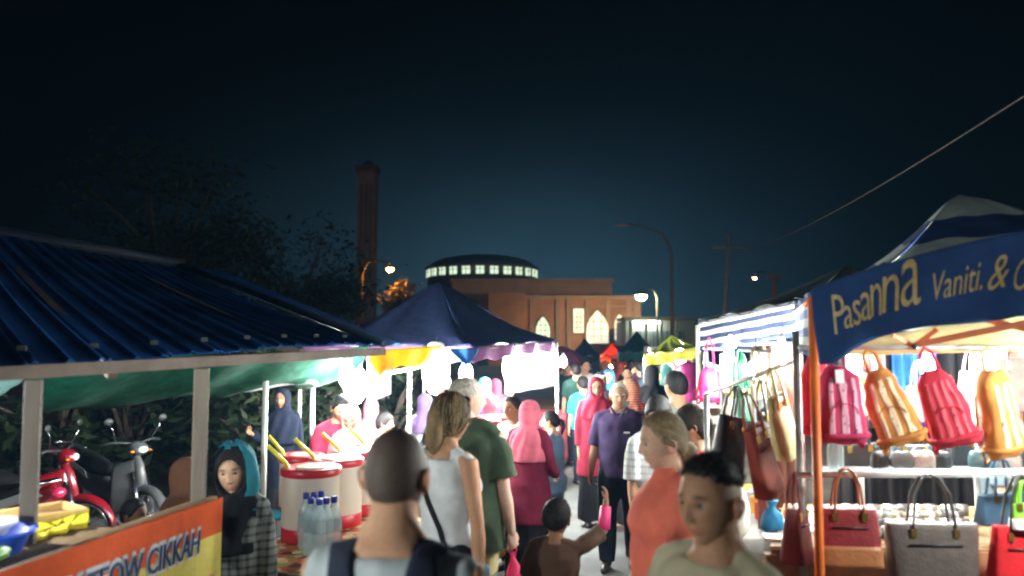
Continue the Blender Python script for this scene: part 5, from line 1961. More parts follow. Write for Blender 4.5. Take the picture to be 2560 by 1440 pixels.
for r in range(4):
    for c_ in range(9):
        d = 3.82 + .17 * r
        px = 2105 + 36 * c_ + 9 * (r % 2) + rnd.uniform(-6, 6)
        p = bp_(px, d)
        m = rnd.choice((silv, silv, brz, dkr))
        t = thing('bangle_roll', {silv: 'silver bangle roll lying on the display table', brz: 'bronze bangle roll lying on the display table', dkr: 'dark bangle roll lying on the display table'}[m], 'bangle roll', (p.x, p.y, zt3 + .03 + .03), R(rnd.uniform(-25, 25)),
                  {silv: 'silver rolls', brz: 'bronze rolls', dkr: 'dark rolls'}[m])
        n_ += 1
        q = MB()
        q.tube([(-.035, 0, 0), (.035, 0, 0)], .028, 14)
        q.build('roll', m, t)
        MB().tube([(-.012, 0, 0), (.012, 0, 0)], .0305, 14).build('band', rnd.choice((silv, paper, dkr)), t)
for i in range(5):
    p = bp_(1965 + 24 * i, 3.80 + .16 * i)
    ob = MB().box((0, 0, .006), (.20, .12, .012)).build('price_card', paper, None, False)
    ob.location = (p.x, p.y, zt3 + .033); ob.rotation_euler = (0, 0, R(8 * i - 10))
    tag(ob, 'white card at the left end of the display table, ' + ['nearest', 'second nearest', 'third', 'fourth', 'farthest'][i], 'card', 'cards on the display table')
t = thing('drink_bottle', 'clear drink bottle with a lime green cap on the bag table', 'bottle', tuple(bp_(2095, 3.75) + Vector((0, 0, .03))))
MB().lathe([(.035, 0), (.036, .01), (.036, .11), (.03, .13), (.026, .14)], 20).build('bottle_body', glassy('bottle_plastic', (.62, .72, .74)), t)
MB().lathe([(.03, .138), (.031, .142), (.03, .18), (.02, .185)], 16).build('cap', mat('lime', (.25, .62, .05)), t)
t.location.z = P(2095, 1180, 3.75).z
# a small shelf for that bottle
sh = wthing('display_shelf', 'narrow glass shelf above the display table', 'shelf', (2.2, 3.85, 1.4))
zz_ = P(2095, 1180, 3.75).z
MB().prism([(XA(2040, 3.7, zz_), 3.68, zz_ - .014), (XA(2560, 3.7, zz_), 3.68, zz_ - .014), (XA(2560, 3.95, zz_), 3.95, zz_ - .014), (XA(2040, 3.95, zz_), 3.95, zz_ - .014)], (0, 0, .010)).build('panel', glassy('shelf_glass', (.7, .75, .74), .05, .3), sh, False)
for px in (2050, 2540):
    MB().tube([(XA(px, 3.93, 1.2), 3.93, zt3 + .03), (XA(px, 3.93, 1.2), 3.93, zz_ - .014)], .010, 8).build('upright', steel, sh)
for i, (px, c_, lb) in enumerate(((2200, (.02, .03, .035), 'black'), (2255, (.10, .13, .14), 'slate'), (2305, (.55, .55, .52), 'silver'), (2350, (.015, .02, .025), 'matt black'), (2455, (.02, .05, .06), 'dark teal'), (2520, (.30, .24, .20), 'brown'))):
    p = Vector((XA(px, 3.83, zz_), 3.83, zz_))
    t = thing('purse', '%s soft purse standing on the glass shelf' % lb, 'purse', tuple(p), R(rnd.uniform(-30, 30)))
    q = MB(); q.loft([(0, 0, .004, .05, .022), (0, 0, .02, .06, .03), (0, 0, .06, .055, .026), (0, 0, .085, .045, .010)], 20, 0, 3)
    me = remesh(q, .008, 2, .004, i, (30, 30, 25)); me.materials.clear(); me.materials.append(leather(lb, c_)); link('body', me, t)
    MB().tube([(-.04, 0, .08), (-.02, 0, .11), (.02, 0, .11), (.04, 0, .08)], .004, 6).build('handle', leather(lb, c_), t)

# back of the bag stall: curtains and blue sheet
def curtain(label, pa, pb, z0, z1, m, n=10, amp=.03, name='curtain', cat='curtain'):
    a, b = Vector(pa), Vector(pb)
    def fn(u, v):
        q = a.lerp(b, u)
        return (q.x, q.y + amp * math.sin(u * n * 6.28) * (.6 + .4 * v), z0 + (z1 - z0) * v)
    return tag(MB().grid(fn, n * 8, 6).build(name, m, None, True, solid=.003), label, cat)


brownc = cloth('brown_curtain', (.18, .075, .055), trans=.15)
def gx(px, d): return (XA(px, d, 1.6), d, 0)
curtain('red-brown curtain between the two right-hand stalls', gx(1890, 5.0), gx(2010, 4.75), .3, 1.99, brownc, 5)
curtain('dark curtain across the back of the bag stall', gx(2080, 5.2), gx(2720, 5.0), .1, 2.0, cloth('dark_curtain', (.035, .032, .034)), 12)
curtain('brown cloth hanging at the right rear of the bag stall', gx(2440, 4.6), gx(2640, 4.5), 1.45, 2.0, brownc, 5)
curtain('bright blue sheet glowing behind the red backpack', gx(2235, 4.75), gx(2345, 4.7), 1.45, 1.99, cloth('blue_sheet', (.02, .10, .55), trans=.3), 4)
curtain('pale mauve cloth hanging behind the pink backpack', gx(2125, 4.85), gx(2215, 4.8), 1.5, 1.98, cloth('mauve', (.35, .20, .20), trans=.3), 4)

bulb('bulb over the bag stall behind the pink backpack', P(2135, 905, 4.0), 26, cord=.05)
bulb('bulb over the bag stall in front of the blue sheet', P(2318, 918, 4.25), 44, cord=.05)
bulb('bulb over the bag stall at the right', P(2480, 900, 3.95), 26, cord=.05)
bulb('unseen bulb added at the near right corner of the bag stall to light the foreground', Vector((2.42, 2.72, 1.95)), 45, r=.045, cord=.1)  # out of view, added as foreground fill from the right

# ------------------------------------------------------------------ second right-hand stall with striped valance
ga, gb = P(1745, 806, 6.2), P(1984, 752, 4.95)
dv = Vector((gb.x - ga.x, gb.y - ga.y, 0)).normalized()
nv_ = Vector((-dv.y, dv.x, 0))
if nv_.x < 0:
    nv_ = -nv_
gc, gd = gb + nv_ * 1.7, ga + nv_ * 1.7
stripw = cloth('valance_white', (.74, .76, .78), trans=.45, var=.06)
stripn = cloth('valance_navy', (.030, .045, .10), trans=.2)
drkc = cloth('canopy_dark', (.06, .075, .075), trans=.08)
apx2 = (ga + gb + gc + gd) / 4 + Vector((0, 0, .34))
canopy('second right-hand stall canopy with white and navy striped valance', [gb, ga, gd, gc], apx2, drkc, True, .22, [stripw, stripn], white_pole, 0, legsel=(1, 2), sag=.03)
tr2 = wthing('canopy_truss', 'white folding truss below the striped valance', 'truss', (1.6, 5.6, 1.9))
for a, b in (((1760, 905, 6.1), (1850, 945, 5.6)), ((1850, 945, 5.6), (1890, 895, 5.35)), ((1815, 885, 5.8), (1846, 945, 5.62)), ((1852, 945, 5.62), (1960, 885, 5.0))):
    MB().bar(P(*a), P(*b), .022, .03).build('strut', white_pole, tr2, False)
for px, d, tp_ in ((1764, 6.1, 880), (1805, 5.9, 885), (1945, 5.2, 885), (1985, 5.1, 885)):
    q = P(px, tp_, d)
    MB().tube([(q.x, d, 0), (q.x, d, q.z)], .018, 8).build('upright', white_pole, tr2)
MB().tube([(XA(1760, 5.6, 2), 5.6, 1.97), (XA(1930, 4.3, 2), 4.3, 1.96)], .010, 8).build('bag_rail', steel, tr2)
pinkl, grnl = leather('hotpink', (.66, .02, .10)), leather('emerald', (.01, .26, .12))
backpack('hot pink backpack hanging at the left end of the second right-hand stall', 1775, 962, 5.5, .17, .24, (.66, .02, .11), (.70, .25, .33), 0, 10, 1, None, .2)
handbag('emerald green shopping bag hanging in the second right-hand stall', 1862, 1010, 4.6, .10, .19, .06, grnl, None, .20, -4, 25, zip_=False)
handbag('teal green shopping bag beside the emerald one', 1842, 1005, 4.8, .08, .20, .06, leather('tealgreen', (.01, .17, .11)), None, .22, 0, 60, zip_=False)
handbag('grey-brown shopping bag hanging left of the green bags', 1818, 1015, 4.9, .085, .18, .06, leather('greybrown', (.25, .20, .16)), None, .18, 0, 30, zip_=False)
handbag('beige shopping bag hanging right of the green bags', 1893, 1005, 4.5, .08, .20, .06, leather('beige', (.42, .34, .22)), None, .20, -5, 40, zip_=False)
handbag('tan narrow shopping bag behind the green bags', 1912, 990, 4.7, .07, .22, .06, leather('sand', (.38, .28, .17)), None, .18, -3, 20, zip_=False)
t = thing('carrier_bag', 'pale plastic carrier hanging beside the olive bag', 'plastic bag', tuple(P(1910, 1035, 4.2)), 0)
q = MB(); q.loft([(0, 0, -.08, .03, .03), (0, 0, -.05, .05, .04), (0, 0, .02, .045, .03), (0, 0, .08, .02, .02)], 16)
me = remesh(q, .010, 3, .006, 8, (30, 30, 18)); me.materials.clear(); me.materials.append(mat('carrier_clear', (.6, .68, .68), rough=.3, trans=.4)); link('bag_body', me, t)
MB().tube([(0, 0, .07), (0, 0, .13)], .006, 6).build('handle', mat('carrier_clear', (.6, .68, .68)), t)
tb3, w3 = cloth_table('grey clothed table of the second right-hand stall', (XA(1860, 4.75, .8), 4.75), (XA(1775, 6.2, .8), 6.2), .6, .86, cloth('grey_table', (.22, .21, .20)), 1)
for i in range(6):
    p = w3(.15 + .2 * i, .25, .868)
    c_ = [(.55, .22, .03), (.70, .60, .30), (.5, .08, .04), (.60, .30, .05), (.25, .25, .28), (.66, .46, .12)][i]
    t = thing('snack_box', '%s box on the grey table of the second right-hand stall' % ['orange', 'cream', 'red', 'amber', 'grey', 'mustard'][i], 'box', p, R(15 * i))
    MB().box((0, 0, .05), (.14, .10, .10)).build('carton', mat('box_%d' % i, c_, rough=.5), t, False, bevel=.004)
    MB().box((0, 0, .105), (.145, .105, .012)).build('lid', mat('box_lid_%d' % i, tuple(min(1, x * 1.3) for x in c_), rough=.5), t, False)
for i, z in enumerate((1.50, 1.38)):
    a, b = P(1735, 1005 + 40 * i, 6.3), P(1808, 1002 + 40 * i, 5.9)
    t = wthing('wire_shelf', ['upper dark wire shelf behind the child', 'lower dark wire shelf behind the child'][i], 'shelf', tuple(a))
    for k in range(5):
        MB().bar(a + Vector((.06 * k, .05 * k, 0)), b + Vector((.06 * k, .05 * k, 0)), .012, .012).build('wire', darkm, t, False)
    MB().bar(a + Vector((-.01, -.02, -.02)), b + Vector((-.01, -.02, -.02)), .012, .06).build('front_strip', mat('shelf_grey', (.25, .24, .23), rough=.5), t, False)
bulb('very bright bulb under the striped valance', P(1828, 885, 5.75), 110, r=.045, cord=.04)
bulb('bulb hanging in the second right-hand stall near the curtain', P(1955, 884, 4.75), 26, cord=.05)
bulb('low bulb hanging above the green bags', P(1888, 925, 5.15), 44, cord=.12)

# ================================================================== far end of the street
def umbrella(label, px, py, d, r, m, group=None):
    c = P(px, py, d)
    t = wthing('market_umbrella', label, 'umbrella', (c.x, d, 0), group)
    q = MB(); n = 16
    for i in range(8):
        pass
    vs = [(c.x, d, c.z)]
    q.lathe([(r, -.42), (r * .96, -.34), (r * .6, -.14), (r * .2, -.02), (.01, 0)], 8, tuple(c), cap=False)
    q.build('canopy', m, t, False, solid=.004)
    MB().lathe([(r * .99, -.56), (r * 1.0, -.42)], 8, tuple(c), cap=False).build('valance', m, t, False, solid=.003)
    MB().tube([(c.x, d, 0), (c.x, d, c.z)], .022, 8).build('pole', white_pole, t)
    for i in range(8):
        a = 2 * math.pi * i / 8
        MB().tube([(c.x + r * math.cos(a), d + r * math.sin(a), c.z - .43), (c.x, d, c.z - .02)], .008, 5).build('rib', white_pole, t)
    return t


umbrella('red umbrella at the far end of the left stalls', 1404, 866, 19, .6, cloth('umb_red', (.55, .03, .07), trans=.4))
redtab, wr_ = cloth_table('pink-red clothed table under the red umbrella', (XA(1392, 12.0, .8), 12.0), (XA(1425, 14.0, .8), 14.0), .6, .85, cloth('pink_table', (.48, .09, .13)))
def far_tent(label, px0, px1, py, d, dep, rise, m, vm=None, group=None, val=.22, pyb=None):
    a, b = P(px0, py, d), P(px1, pyb or py, d)
    c_, e_ = Vector((b.x * (d + dep) / d, d + dep, b.z)), Vector((a.x * (d + dep) / d, d + dep, a.z))
    ap = (a + b + c_ + e_) / 4 + Vector((0, 0, rise))
    return canopy(label, [a, b, c_, e_], ap, m, True, val, vm, group=group, sag=.05)
olive = cloth('olive_canopy', (.16, .18, .035), trans=.3)
far_tent('olive green canopy on the right before the mosque', 1612, 1748, 888, 10.5, 2.2, .22, olive, cloth('yellow_edge', (.62, .58, .12), trans=.5), val=.14, pyb=868)
far_tent('dark teal canopy beyond the olive one', 1545, 1640, 880, 18, 3, .5, cloth('teal_canopy', (.03, .14, .13), trans=.2))
far_tent('orange canopy far down the street on the right', 1500, 1560, 893, 23, 3, .4, cloth('far_orange', (.55, .16, .03), trans=.5))
far_tent('rust orange canopy deep in the street', 1560, 1640, 893, 21, 3, .4, cloth('far_rust', (.46, .12, .03), trans=.5))
far_tent('blue-grey canopy in the middle of the far stalls', 1425, 1500, 890, 22, 3, .5, cloth('far_blue', (.05, .08, .14), trans=.2))
far_tent('pink canopy behind the olive canopy', 1640, 1730, 893, 14, 2.4, .3, cloth('far_pink', (.55, .28, .28), trans=.5))
for i, (px, py, d, w_, c_) in enumerate(((1530, 912, 24, 150, (1, .50, .15)), (1590, 915, 22.5, 150, (1, .55, .2)), (1655, 915, 15, 110, (1, .85, .8)), (1700, 885, 11.5, 120, (1, .98, .9)), (1625, 895, 11.6, 34, (1, .9, .4)), (1408, 905, 13, 26, (1, .9, .85)), (1465, 908, 23, 30, (1, .9, .85)))):
    bulb(['orange bulb under the far orange canopy', 'orange bulb under the rust canopy', 'pale bulb under the pink canopy', 'very bright bulb at the right of the olive canopy', 'yellow bulb at the left corner of the olive canopy', 'bulb under the red umbrella', 'bulb under the blue-grey far canopy'][i], P(px, py, d), w_, c_, r=.05 if i != 3 else .09, cord=.1)
for i, (px, d, c_) in enumerate(((1520, 23.5, (.55, .20, .05)), (1580, 21.8, (.50, .14, .06)), (1680, 13.6, (.6, .45, .45)), (1725, 9.6, (.35, .20, .22)), (1455, 22.5, (.20, .22, .30)))):
    cloth_table(['orange clothed table under the far orange canopy', 'rust clothed table under the rust canopy', 'pink clothed table under the pink canopy', 'mauve clothed table under the olive canopy', 'slate clothed table under the blue-grey canopy'][i],
                (XA(px - 18 * 20 / d, d, .8), d), (XA(px + 18 * 20 / d, d, .8), d + .05), .6, .85, cloth('far_table_%d' % i, c_), -1)
curtain('pinkish white lit sheet under the pink canopy', gx(1610, 16.2), gx(1700, 16.0), .6, 1.95, cloth('far_sheet', (.75, .68, .70), trans=.3), 6)
curtain('orange lit sheet at the back of the far stalls', gx(1500, 26.5), gx(1620, 25.5), .5, 1.95, cloth('far_osheet', (.60, .22, .06), trans=.3), 8)

# ================================================================== people
LIGHT = (.55, .33, .235); FAIR = (.62, .40, .31); TANNED = (.42, .225, .135); BROWN = (.26, .13, .075); DARK = (.15, .075, .045); MALAY = (.45, .26, .165)
BLACK = (.010, .009, .009)
c_black = cloth('black', (.012, .012, .014)); c_navy = cloth('navytrouser', (.014, .018, .028))
c_dshoe = mat('dark_shoe', (.03, .024, .02), rough=.5)
c_denim = cloth('denim', (.05, .085, .14)); c_white = cloth('white_tee', (.78, .78, .76)); c_maroon = cloth('maroon', (.13, .012, .034))
hangR = ((.14, .0, -1), (.05, .16, -1)); hangL = ((-.14, .0, -1), (-.05, .16, -1))

# --- man with shaved head, seen from behind
person('man with a shaved head seen from behind wearing a grey top and navy straps', 988, 1072, 2.12, -9, TANNED, lod=2, hair='buzz', hcol=(.032, .031, .032), eyes=False,
       yaw=-5, pitch=4, extras=dict(beard=True), slope=.03,
       wear=[('top', cloth('grey_tank', (.36, .40, .42)), dict(sleeve=.12, neck=1.415, fit=.012)), ('trousers', c_navy), ('shoes', c_dshoe)])
sec = person.sec
navy_s = cloth('strap_navy', (.016, .022, .040), var=.1)
for sg in (1, -1):
    strap_on('backpack_strap', navy_s, [(sg * .115, .13, 1.20), (sg * .115, .12, 1.32), (sg * .118, .06, 1.43), (sg * .12, .0, 1.47), (sg * .118, -.06, 1.45), (sg * .105, -.12, 1.38), (sg * .075, -.16, 1.26), (sg * .05, -.17, 1.12)], .085, .010)
q = MB(); q.loft([(0, -.19, z, rx, ry) for z, rx, ry in ((.74, .10, .05), (.78, .135, .07), (.95, .14, .075), (1.08, .13, .06), (1.13, .10, .035))], 24, 0, 3)
pmesh('backpack', q, navy_s)

# --- woman in the white vest
hl_ = (.20, .13, .065)
person('woman in a white vest with sunglasses pushed up on her brown hair', 1120, 986, 4.05, -42, TANNED, True, 2, hair='long', hcol=(.045, .032, .022), yaw=-8, pitch=0, eyes=True,
       arms={'R': ((.16, .06, -1), (.02, .05, -1)), 'L': ((-.16, .10, -1), (.1, .9, -.5))},
       extras=dict(strands=('down', 700), hcol2=(.34, .24, .12), hcol2b=-.25, tails=[([(0, -.075, .02), (.01, -.10, -.05), (.0, -.10, -.12), (0, -.085, -.17)], [.05, .05, .042, .02], (.17, .115, .06)), ([(-.055, -.06, .0), (-.065, -.07, -.07), (-.06, -.06, -.13)], [.04, .036, .018], (.42, .32, .17))]),
       wear=[('top', cloth('white_vest', (.56, .58, .60)), dict(sleeve=0, neck=1.405, fit=.013, hem=.84)), ('trousers', c_navy, dict(to=.32)), ('shoes', c_dshoe)])
strap_on('bag_strap', c_black, [(-.09, .10, 1.30), (-.10, .05, 1.42), (-.10, -.03, 1.45), (-.07, -.12, 1.36), (.0, -.14, 1.22), (.09, -.14, 1.05), (.16, -.08, .93)], .028, .006, (1, 0, .4))
q = MB(); q.loft([(.20, -.03, .72, .035, .085), (.205, -.03, .78, .045, .10), (.205, -.03, .90, .04, .095), (.20, -.03, .93, .02, .08)], 20, 0, 3)
pmesh('shoulder_bag', q, cloth('blue_sling', (.06, .13, .18)))
q = MB()
for sg in (1, -1):
    c0_ = person.place(np.array([[sg * .034, .066, .088]]))[0]
    q.ell(c0_, (.030, .012, .022), 14, 8)
pl = person.place
q.tube([pl(np.array([[.06, .055, .085]]))[0], pl(np.array([[.086, .0, .055]]))[0], pl(np.array([[.088, -.03, .04]]))[0]], .003, 6)
q.tube([pl(np.array([[-.06, .055, .085]]))[0], pl(np.array([[-.086, .0, .055]]))[0], pl(np.array([[-.088, -.03, .04]]))[0]], .003, 6)
q.tube([pl(np.array([[-.01, .078, .088]]))[0], pl(np.array([[.01, .078, .088]]))[0]], .003, 6)
pmesh('sunglasses', q, mat('sunglass', (.015, .015, .018), rough=.08, spec=.8))

# --- tall man in olive tee
person('tall grey-haired man in an olive green tee and pale yellow shorts', 1163, 945, 4.75, -22, FAIR, False, 2, hair='grey', hcol=(.42, .38, .33), yaw=-48, pitch=4, bulk=1.08,
       arms={'R': ((.17, .02, -1), (.10, .22, -1)), 'L': ((-.15, .10, -1), (.25, .8, -.5))}, curl=(1.2, .8),
       wear=[('top', cloth('olive_tee', (.055, .085, .055)), dict(sleeve=.78, hem=.78, fit=.045, flare=.12, straight=True)), ('trousers', cloth('yellow_shorts', (.62, .55, .28)), dict(to=.42, fit=.024)), ('shoes', c_dshoe)])
hw = world_of(person.J['R'][2] + np.array([.0, .02, -.10]))
t = thing('carrier_bag', 'bright pink plastic bag held by the man in olive', 'plastic bag', (hw.x, hw.y, hw.z), R(15))
q = MB(); q.loft([(.01, 0, -.36, .02, .015), (.01, 0, -.32, .06, .03), (.015, 0, -.24, .075, .045), (.01, 0, -.13, .055, .035), (0, 0, -.05, .022, .016), (0, 0, .0, .015, .012)], 18)
me = remesh(q, .009, 3, .007, 6, (28, 28, 12)); me.materials.clear(); me.materials.append(mat('carrier_pink', (.80, .10, .26), rough=.35, trans=.35)); link('bag_body', me, t)
MB().tube([(-.012, 0, -.03), (-.02, 0, .01), (0, 0, .03), (.02, 0, .01), (.012, 0, -.03)], .006, 6).build('handle', mat('carrier_pink', (.80, .10, .26)), t)

# --- pink hijab woman, yellow polo man, ponytail girl
person('woman in a long pink headscarf and maroon tunic seen from behind', 1322, 1002, 6.75, -24, MALAY, True, 1, eyes=False, yaw=-10,
       arms={'R': ((.2, .1, -1), (-.1, .9, -.5)), 'L': ((-.2, .1, -1), (.1, .8, -.6))},
       wear=[('top', c_maroon, dict(sleeve=1.95, hem=.60, flare=.12, fit=.03, straight=True)), ('skirt', c_black, dict(flare=.06)), ('shoes', c_dshoe), ('hijab', cloth('pink_scarf', (.58, .13, .19), trans=.1), dict(drop=1.16, wide=.86))])
person('dark-skinned man in a pale lime polo shirt looking left', 1283, 992, 7.2, 128, DARK, False, 1, hair='short', hcol=BLACK, yaw=12, bulk=1.1,
       arms={'R': ((.16, .15, -1), (.0, .9, -.5)), 'L': hangL},
       wear=[('top', cloth('lime_polo', (.60, .66, .36)), dict(sleeve=.75, fit=.025)), ('trousers', c_navy), ('shoes', c_dshoe)])
person('girl with a ponytail in blue denim facing left behind the pink scarf', 1380, 1029, 7.5, 62, MALAY, True, 1, hair='short', hcol=BLACK, yaw=5,
       extras=dict(tails=[([(0, -.10, .03), (0, -.135, .02), (0, -.15, -.05), (0, -.14, -.13)], [.025, .034, .034, .012])]),
       wear=[('top', cloth('denim_shirt', (.10, .17, .25)), dict(sleeve=1.5, hem=.80, fit=.022)), ('trousers', c_denim), ('shoes', c_dshoe)])

# --- girl in red tunic with glasses
person('girl in a red headscarf and long red tunic wearing glasses', 1490, 943, 9.0, 178, MALAY, True, 1, hcol=BLACK,
       arms={'R': ((.16, .0, -1), (.03, .12, -1)), 'L': ((-.16, .0, -1), (-.03, .12, -1))},
       wear=[('top', cloth('red_tunic', (.19, .014, .032)), dict(sleeve=1.95, hem=.58, flare=.08, fit=.03, straight=True)), ('skirt', c_black, dict(flare=.05)), ('shoes', c_dshoe), ('hijab', cloth('red_scarf', (.24, .015, .036)), dict(drop=1.24, wide=.9))])
q = MB()
for sg in (1, -1):
    q.tube([person.place(np.array([[sg * .031 + .021 * math.cos(a), .094, .003 + .015 * math.sin(a)]]))[0] for a in np.linspace(0, 6.283, 17)], .0022, 5, cap=False)
q.tube([person.place(np.array([[-.010, .098, .006]]))[0], person.place(np.array([[.010, .098, .006]]))[0]], .002, 5)
pmesh('glasses', q, mat('glasses_frame', (.02, .015, .015), rough=.3))

# --- elderly man
person('elderly man with grey hair in a dark purple polo and black trousers', 1547, 956, 7.35, 166, (.33, .185, .115), False, 2, hair='grey', hcol=(.50, .48, .44), yaw=14, pitch=-2,
       arms={'R': ((.20, .06, -1), (.10, .25, -1)), 'L': ((-.18, -.10, -1), (-.05, .12, -1))}, legs={'R': ((.04, .18, -1), (.02, .05, -1)), 'L': ((-.04, -.08, -1), (0, -.18, -1))}, curl=(.9, .9),
       wear=[('top', cloth('purple_polo', (.065, .045, .115), var=.25), dict(sleeve=.95, hem=.84, fit=.024, straight=True)), ('trousers', c_navy, dict(wide=.5)), ('shoes', c_dshoe)])
q = MB()
for sg in (1, -1):
    q.tube([(sg * .010, .088, 1.40), (sg * .05, .062, 1.452), (sg * .07, .0, 1.475), (sg * .05, -.06, 1.475), (0, -.075, 1.475)], .018, 8, flat=.35, up=(0, 0, 1))
pmesh('collar', q, cloth('purple_polo', (.065, .045, .115)))
q = MB(); q.box((-.085, .145, 1.262), (.055, .006, .014)); pmesh('chest_badge', q, mat('badge_white', (.85, .85, .85), rough=.4), False)
q = MB(); q.box((-.085, .141, 1.20), (.085, .006, .10)); pmesh('chest_pocket', q, cloth('purple_polo', (.065, .045, .115)), False)

# --- checked shirt youth
chk = pattern_mat('grey_check', [(.55, .58, .58), (.42, .45, .46), (.28, .31, .33)], 'check', 22)
person('youth with black hair in a pale checked shirt behind the coral blouse', 1645, 990, 5.5, 205, MALAY, False, 1, hair='fringe', hcol=BLACK, yaw=-35, pitch=-14,
       wear=[('top', chk, dict(sleeve=.9, hem=.84, fit=.03, straight=True)), ('trousers', cloth('khaki', (.30, .26, .18)), dict(to=.40, fit=.03)), ('shoes', c_dshoe)])

# --- woman in coral
person('woman in a coral blouse with tied brown hair in left profile', 1668, 1036, 3.42, 96, LIGHT, True, 2, hair='short', hcol=(.19, .135, .075), yaw=4, pitch=-3,
       arms={'R': ((.13, .12, -1), (.02, .5, -.9)), 'L': ((-.13, .10, -1), (-.02, .5, -.9))},
       extras=dict(strands=('back', 700), hcol2=(.28, .21, .12), tails=[([(0, -.085, -.02), (0, -.115, -.045), (0, -.105, -.085)], [.034, .042, .03], (.17, .12, .07))]),
       wear=[('top', cloth('coral', (.70, .155, .105), trans=.1), dict(sleeve=1.4, hem=.78, fit=.032, straight=True, fold=.008, neck=1.45)), ('trousers', c_navy), ('shoes', c_dshoe)])
q = MB(); q.loft([(0, -.014 + .0, z, rx, ry) for z, rx, ry in ((1.37, .15, .115), (1.41, .115, .10), (1.45, .078, .078), (1.475, .070, .072), (1.485, .066, .068))], 28)
me = remesh(q, .009, 3, .007, 3, (16, 16, 14))
co, fs = mesh_arrays(me)
q = MB(); q.v = [tuple(v) for v in co]; q.f = fs; q.m = [0] * len(fs)
pmesh('scarf_collar', q, cloth('coral', (.70, .155, .105)))

# --- foreground man at the right
person('man with a black fade haircut and olive shirt close by at the lower right', 1786, 1142, 2.2, 122, (.29, .155, .09), False, 2, hair='fade', hcol=BLACK, yaw=6, pitch=0, extras=dict(strands=('short', 1500)),
       wear=[('top', cloth('khaki_shirt', (.30, .27, .18)), dict(sleeve=.8, fit=.022)), ('trousers', c_navy), ('shoes', c_dshoe)])

# --- toddler reaching up
person('small child in a brown tee reaching one arm up', 1390, 1271, 4.4, -14, BROWN, False, 2, hair='short', hcol=BLACK, eyes=False, head=1.32, extras=dict(strands=('short', 900)),
       arms={'R': ((.55, .45, .35), (.05, .25, 1.0)), 'L': ((-.3, .1, -1), (-.1, .3, -1))},
       wear=[('top', cloth('brown_tee', (.085, .050, .034)), dict(sleeve=.9, hem=.80, fit=.03, straight=True)), ('trousers', c_navy, dict(to=.5)), ('shoes', c_dshoe)])
J = person.J['R']
q = MB(); f_ = J[2] - J[1]
q.tube([J[1] + f_ * .05, J[1] + f_ * .35, J[1] + f_ * .8], [.05, .05, .044], 14)
pmesh('pink_cuff', q, mat('pink_cuff', (.78, .05, .22), rough=.5))

# --- girl in the blue shawl
person('girl in a blue shawl over a black headscarf and a checked shirt behind the banner', 590, 1128, 4.02, 176, (.47, .285, .19), True, 2, head=1.14, hcol=BLACK, yaw=10, pitch=-4, roll=4,
       wear=[('top', pattern_mat('dark_check', [(.23, .25, .24), (.12, .13, .13), (.035, .04, .04)], 'check', 26), dict(sleeve=1.95, fit=.026, hem=.80, straight=True)), ('trousers', c_navy), ('shoes', c_dshoe),
             ('hijab', cloth('black_scarf', (.010, .011, .014)), dict(drop=1.16, wide=.72, open=(.062, .086, 1.572)))])
q = MB()
def shw(u, v):
    # a shawl draped from the crown down the left side and back
    a = -2.6 + 3.9 * u          # angle round the head, 0 = front, negative = wearer's left
    z = 1.735 - .62 * v
    r0 = np.interp(v, [0, .05, .12, .25, .45, .55, .62, .8, 1.0], [.02, .07, .103, .116, .122, .150, .185, .205, .205])
    y_ = 1.14 * r0 * math.cos(a) * (1 if v < .5 else .9) + .004
    return (r0 * math.sin(a), y_ - .02, z + .008 * math.sin(u * 20))
q.grid(shw, 44, 40)
v_ = np.array(q.v)
ang = np.arctan2(v_[:, 0], v_[:, 1])
keep = [f for f in q.f if all((v_[i, 2] > 1.385) and ((ang[i] < -.75 or (ang[i] > 1.5 and v_[i, 2] > 1.5) or v_[i, 2] > 1.705)) for i in f)]
hz_ = sstep(1.44, 1.52, v_[:, 2])[:, None]
hv_ = (v_ - np.array([0, 0, 1.50])) * 1.14 @ (rotz(R(10)) @ rotx(R(-4)) @ roty(R(4))).T + np.array([0, .004, 1.50])
v_ = v_ * (1 - hz_) + hv_ * hz_
q2 = MB(); q2.v = [tuple(x) for x in v_]; q2.f = keep; q2.m = [0] * len(keep)
sh_ = pmesh('shawl', q2, cloth('blue_shawl', (.035, .25, .33), trans=.35))
md = sh_.modifiers.new('s', 'SOLIDIFY'); md.thickness = .003

# --- children behind the counter
person('child in a rust brown hood behind the counter beside the post', 462, 1154, 4.7, -60, BROWN, True, 1, head=1.1, eyes=False,
       wear=[('top', cloth('rust', (.12, .045, .018)), dict(sleeve=1.9, fit=.025)), ('skirt', c_black), ('hijab', cloth('rust_hood', (.11, .05, .028)), dict(drop=1.22, wide=.85))])
person('small dark-haired child low behind the counter', 332, 1262, 4.75, -100, DARK, False, 1, hair='short', hcol=BLACK, head=1.2, eyes=False,
       wear=[('top', c_black), ('trousers', c_navy), ('shoes', c_dshoe)])

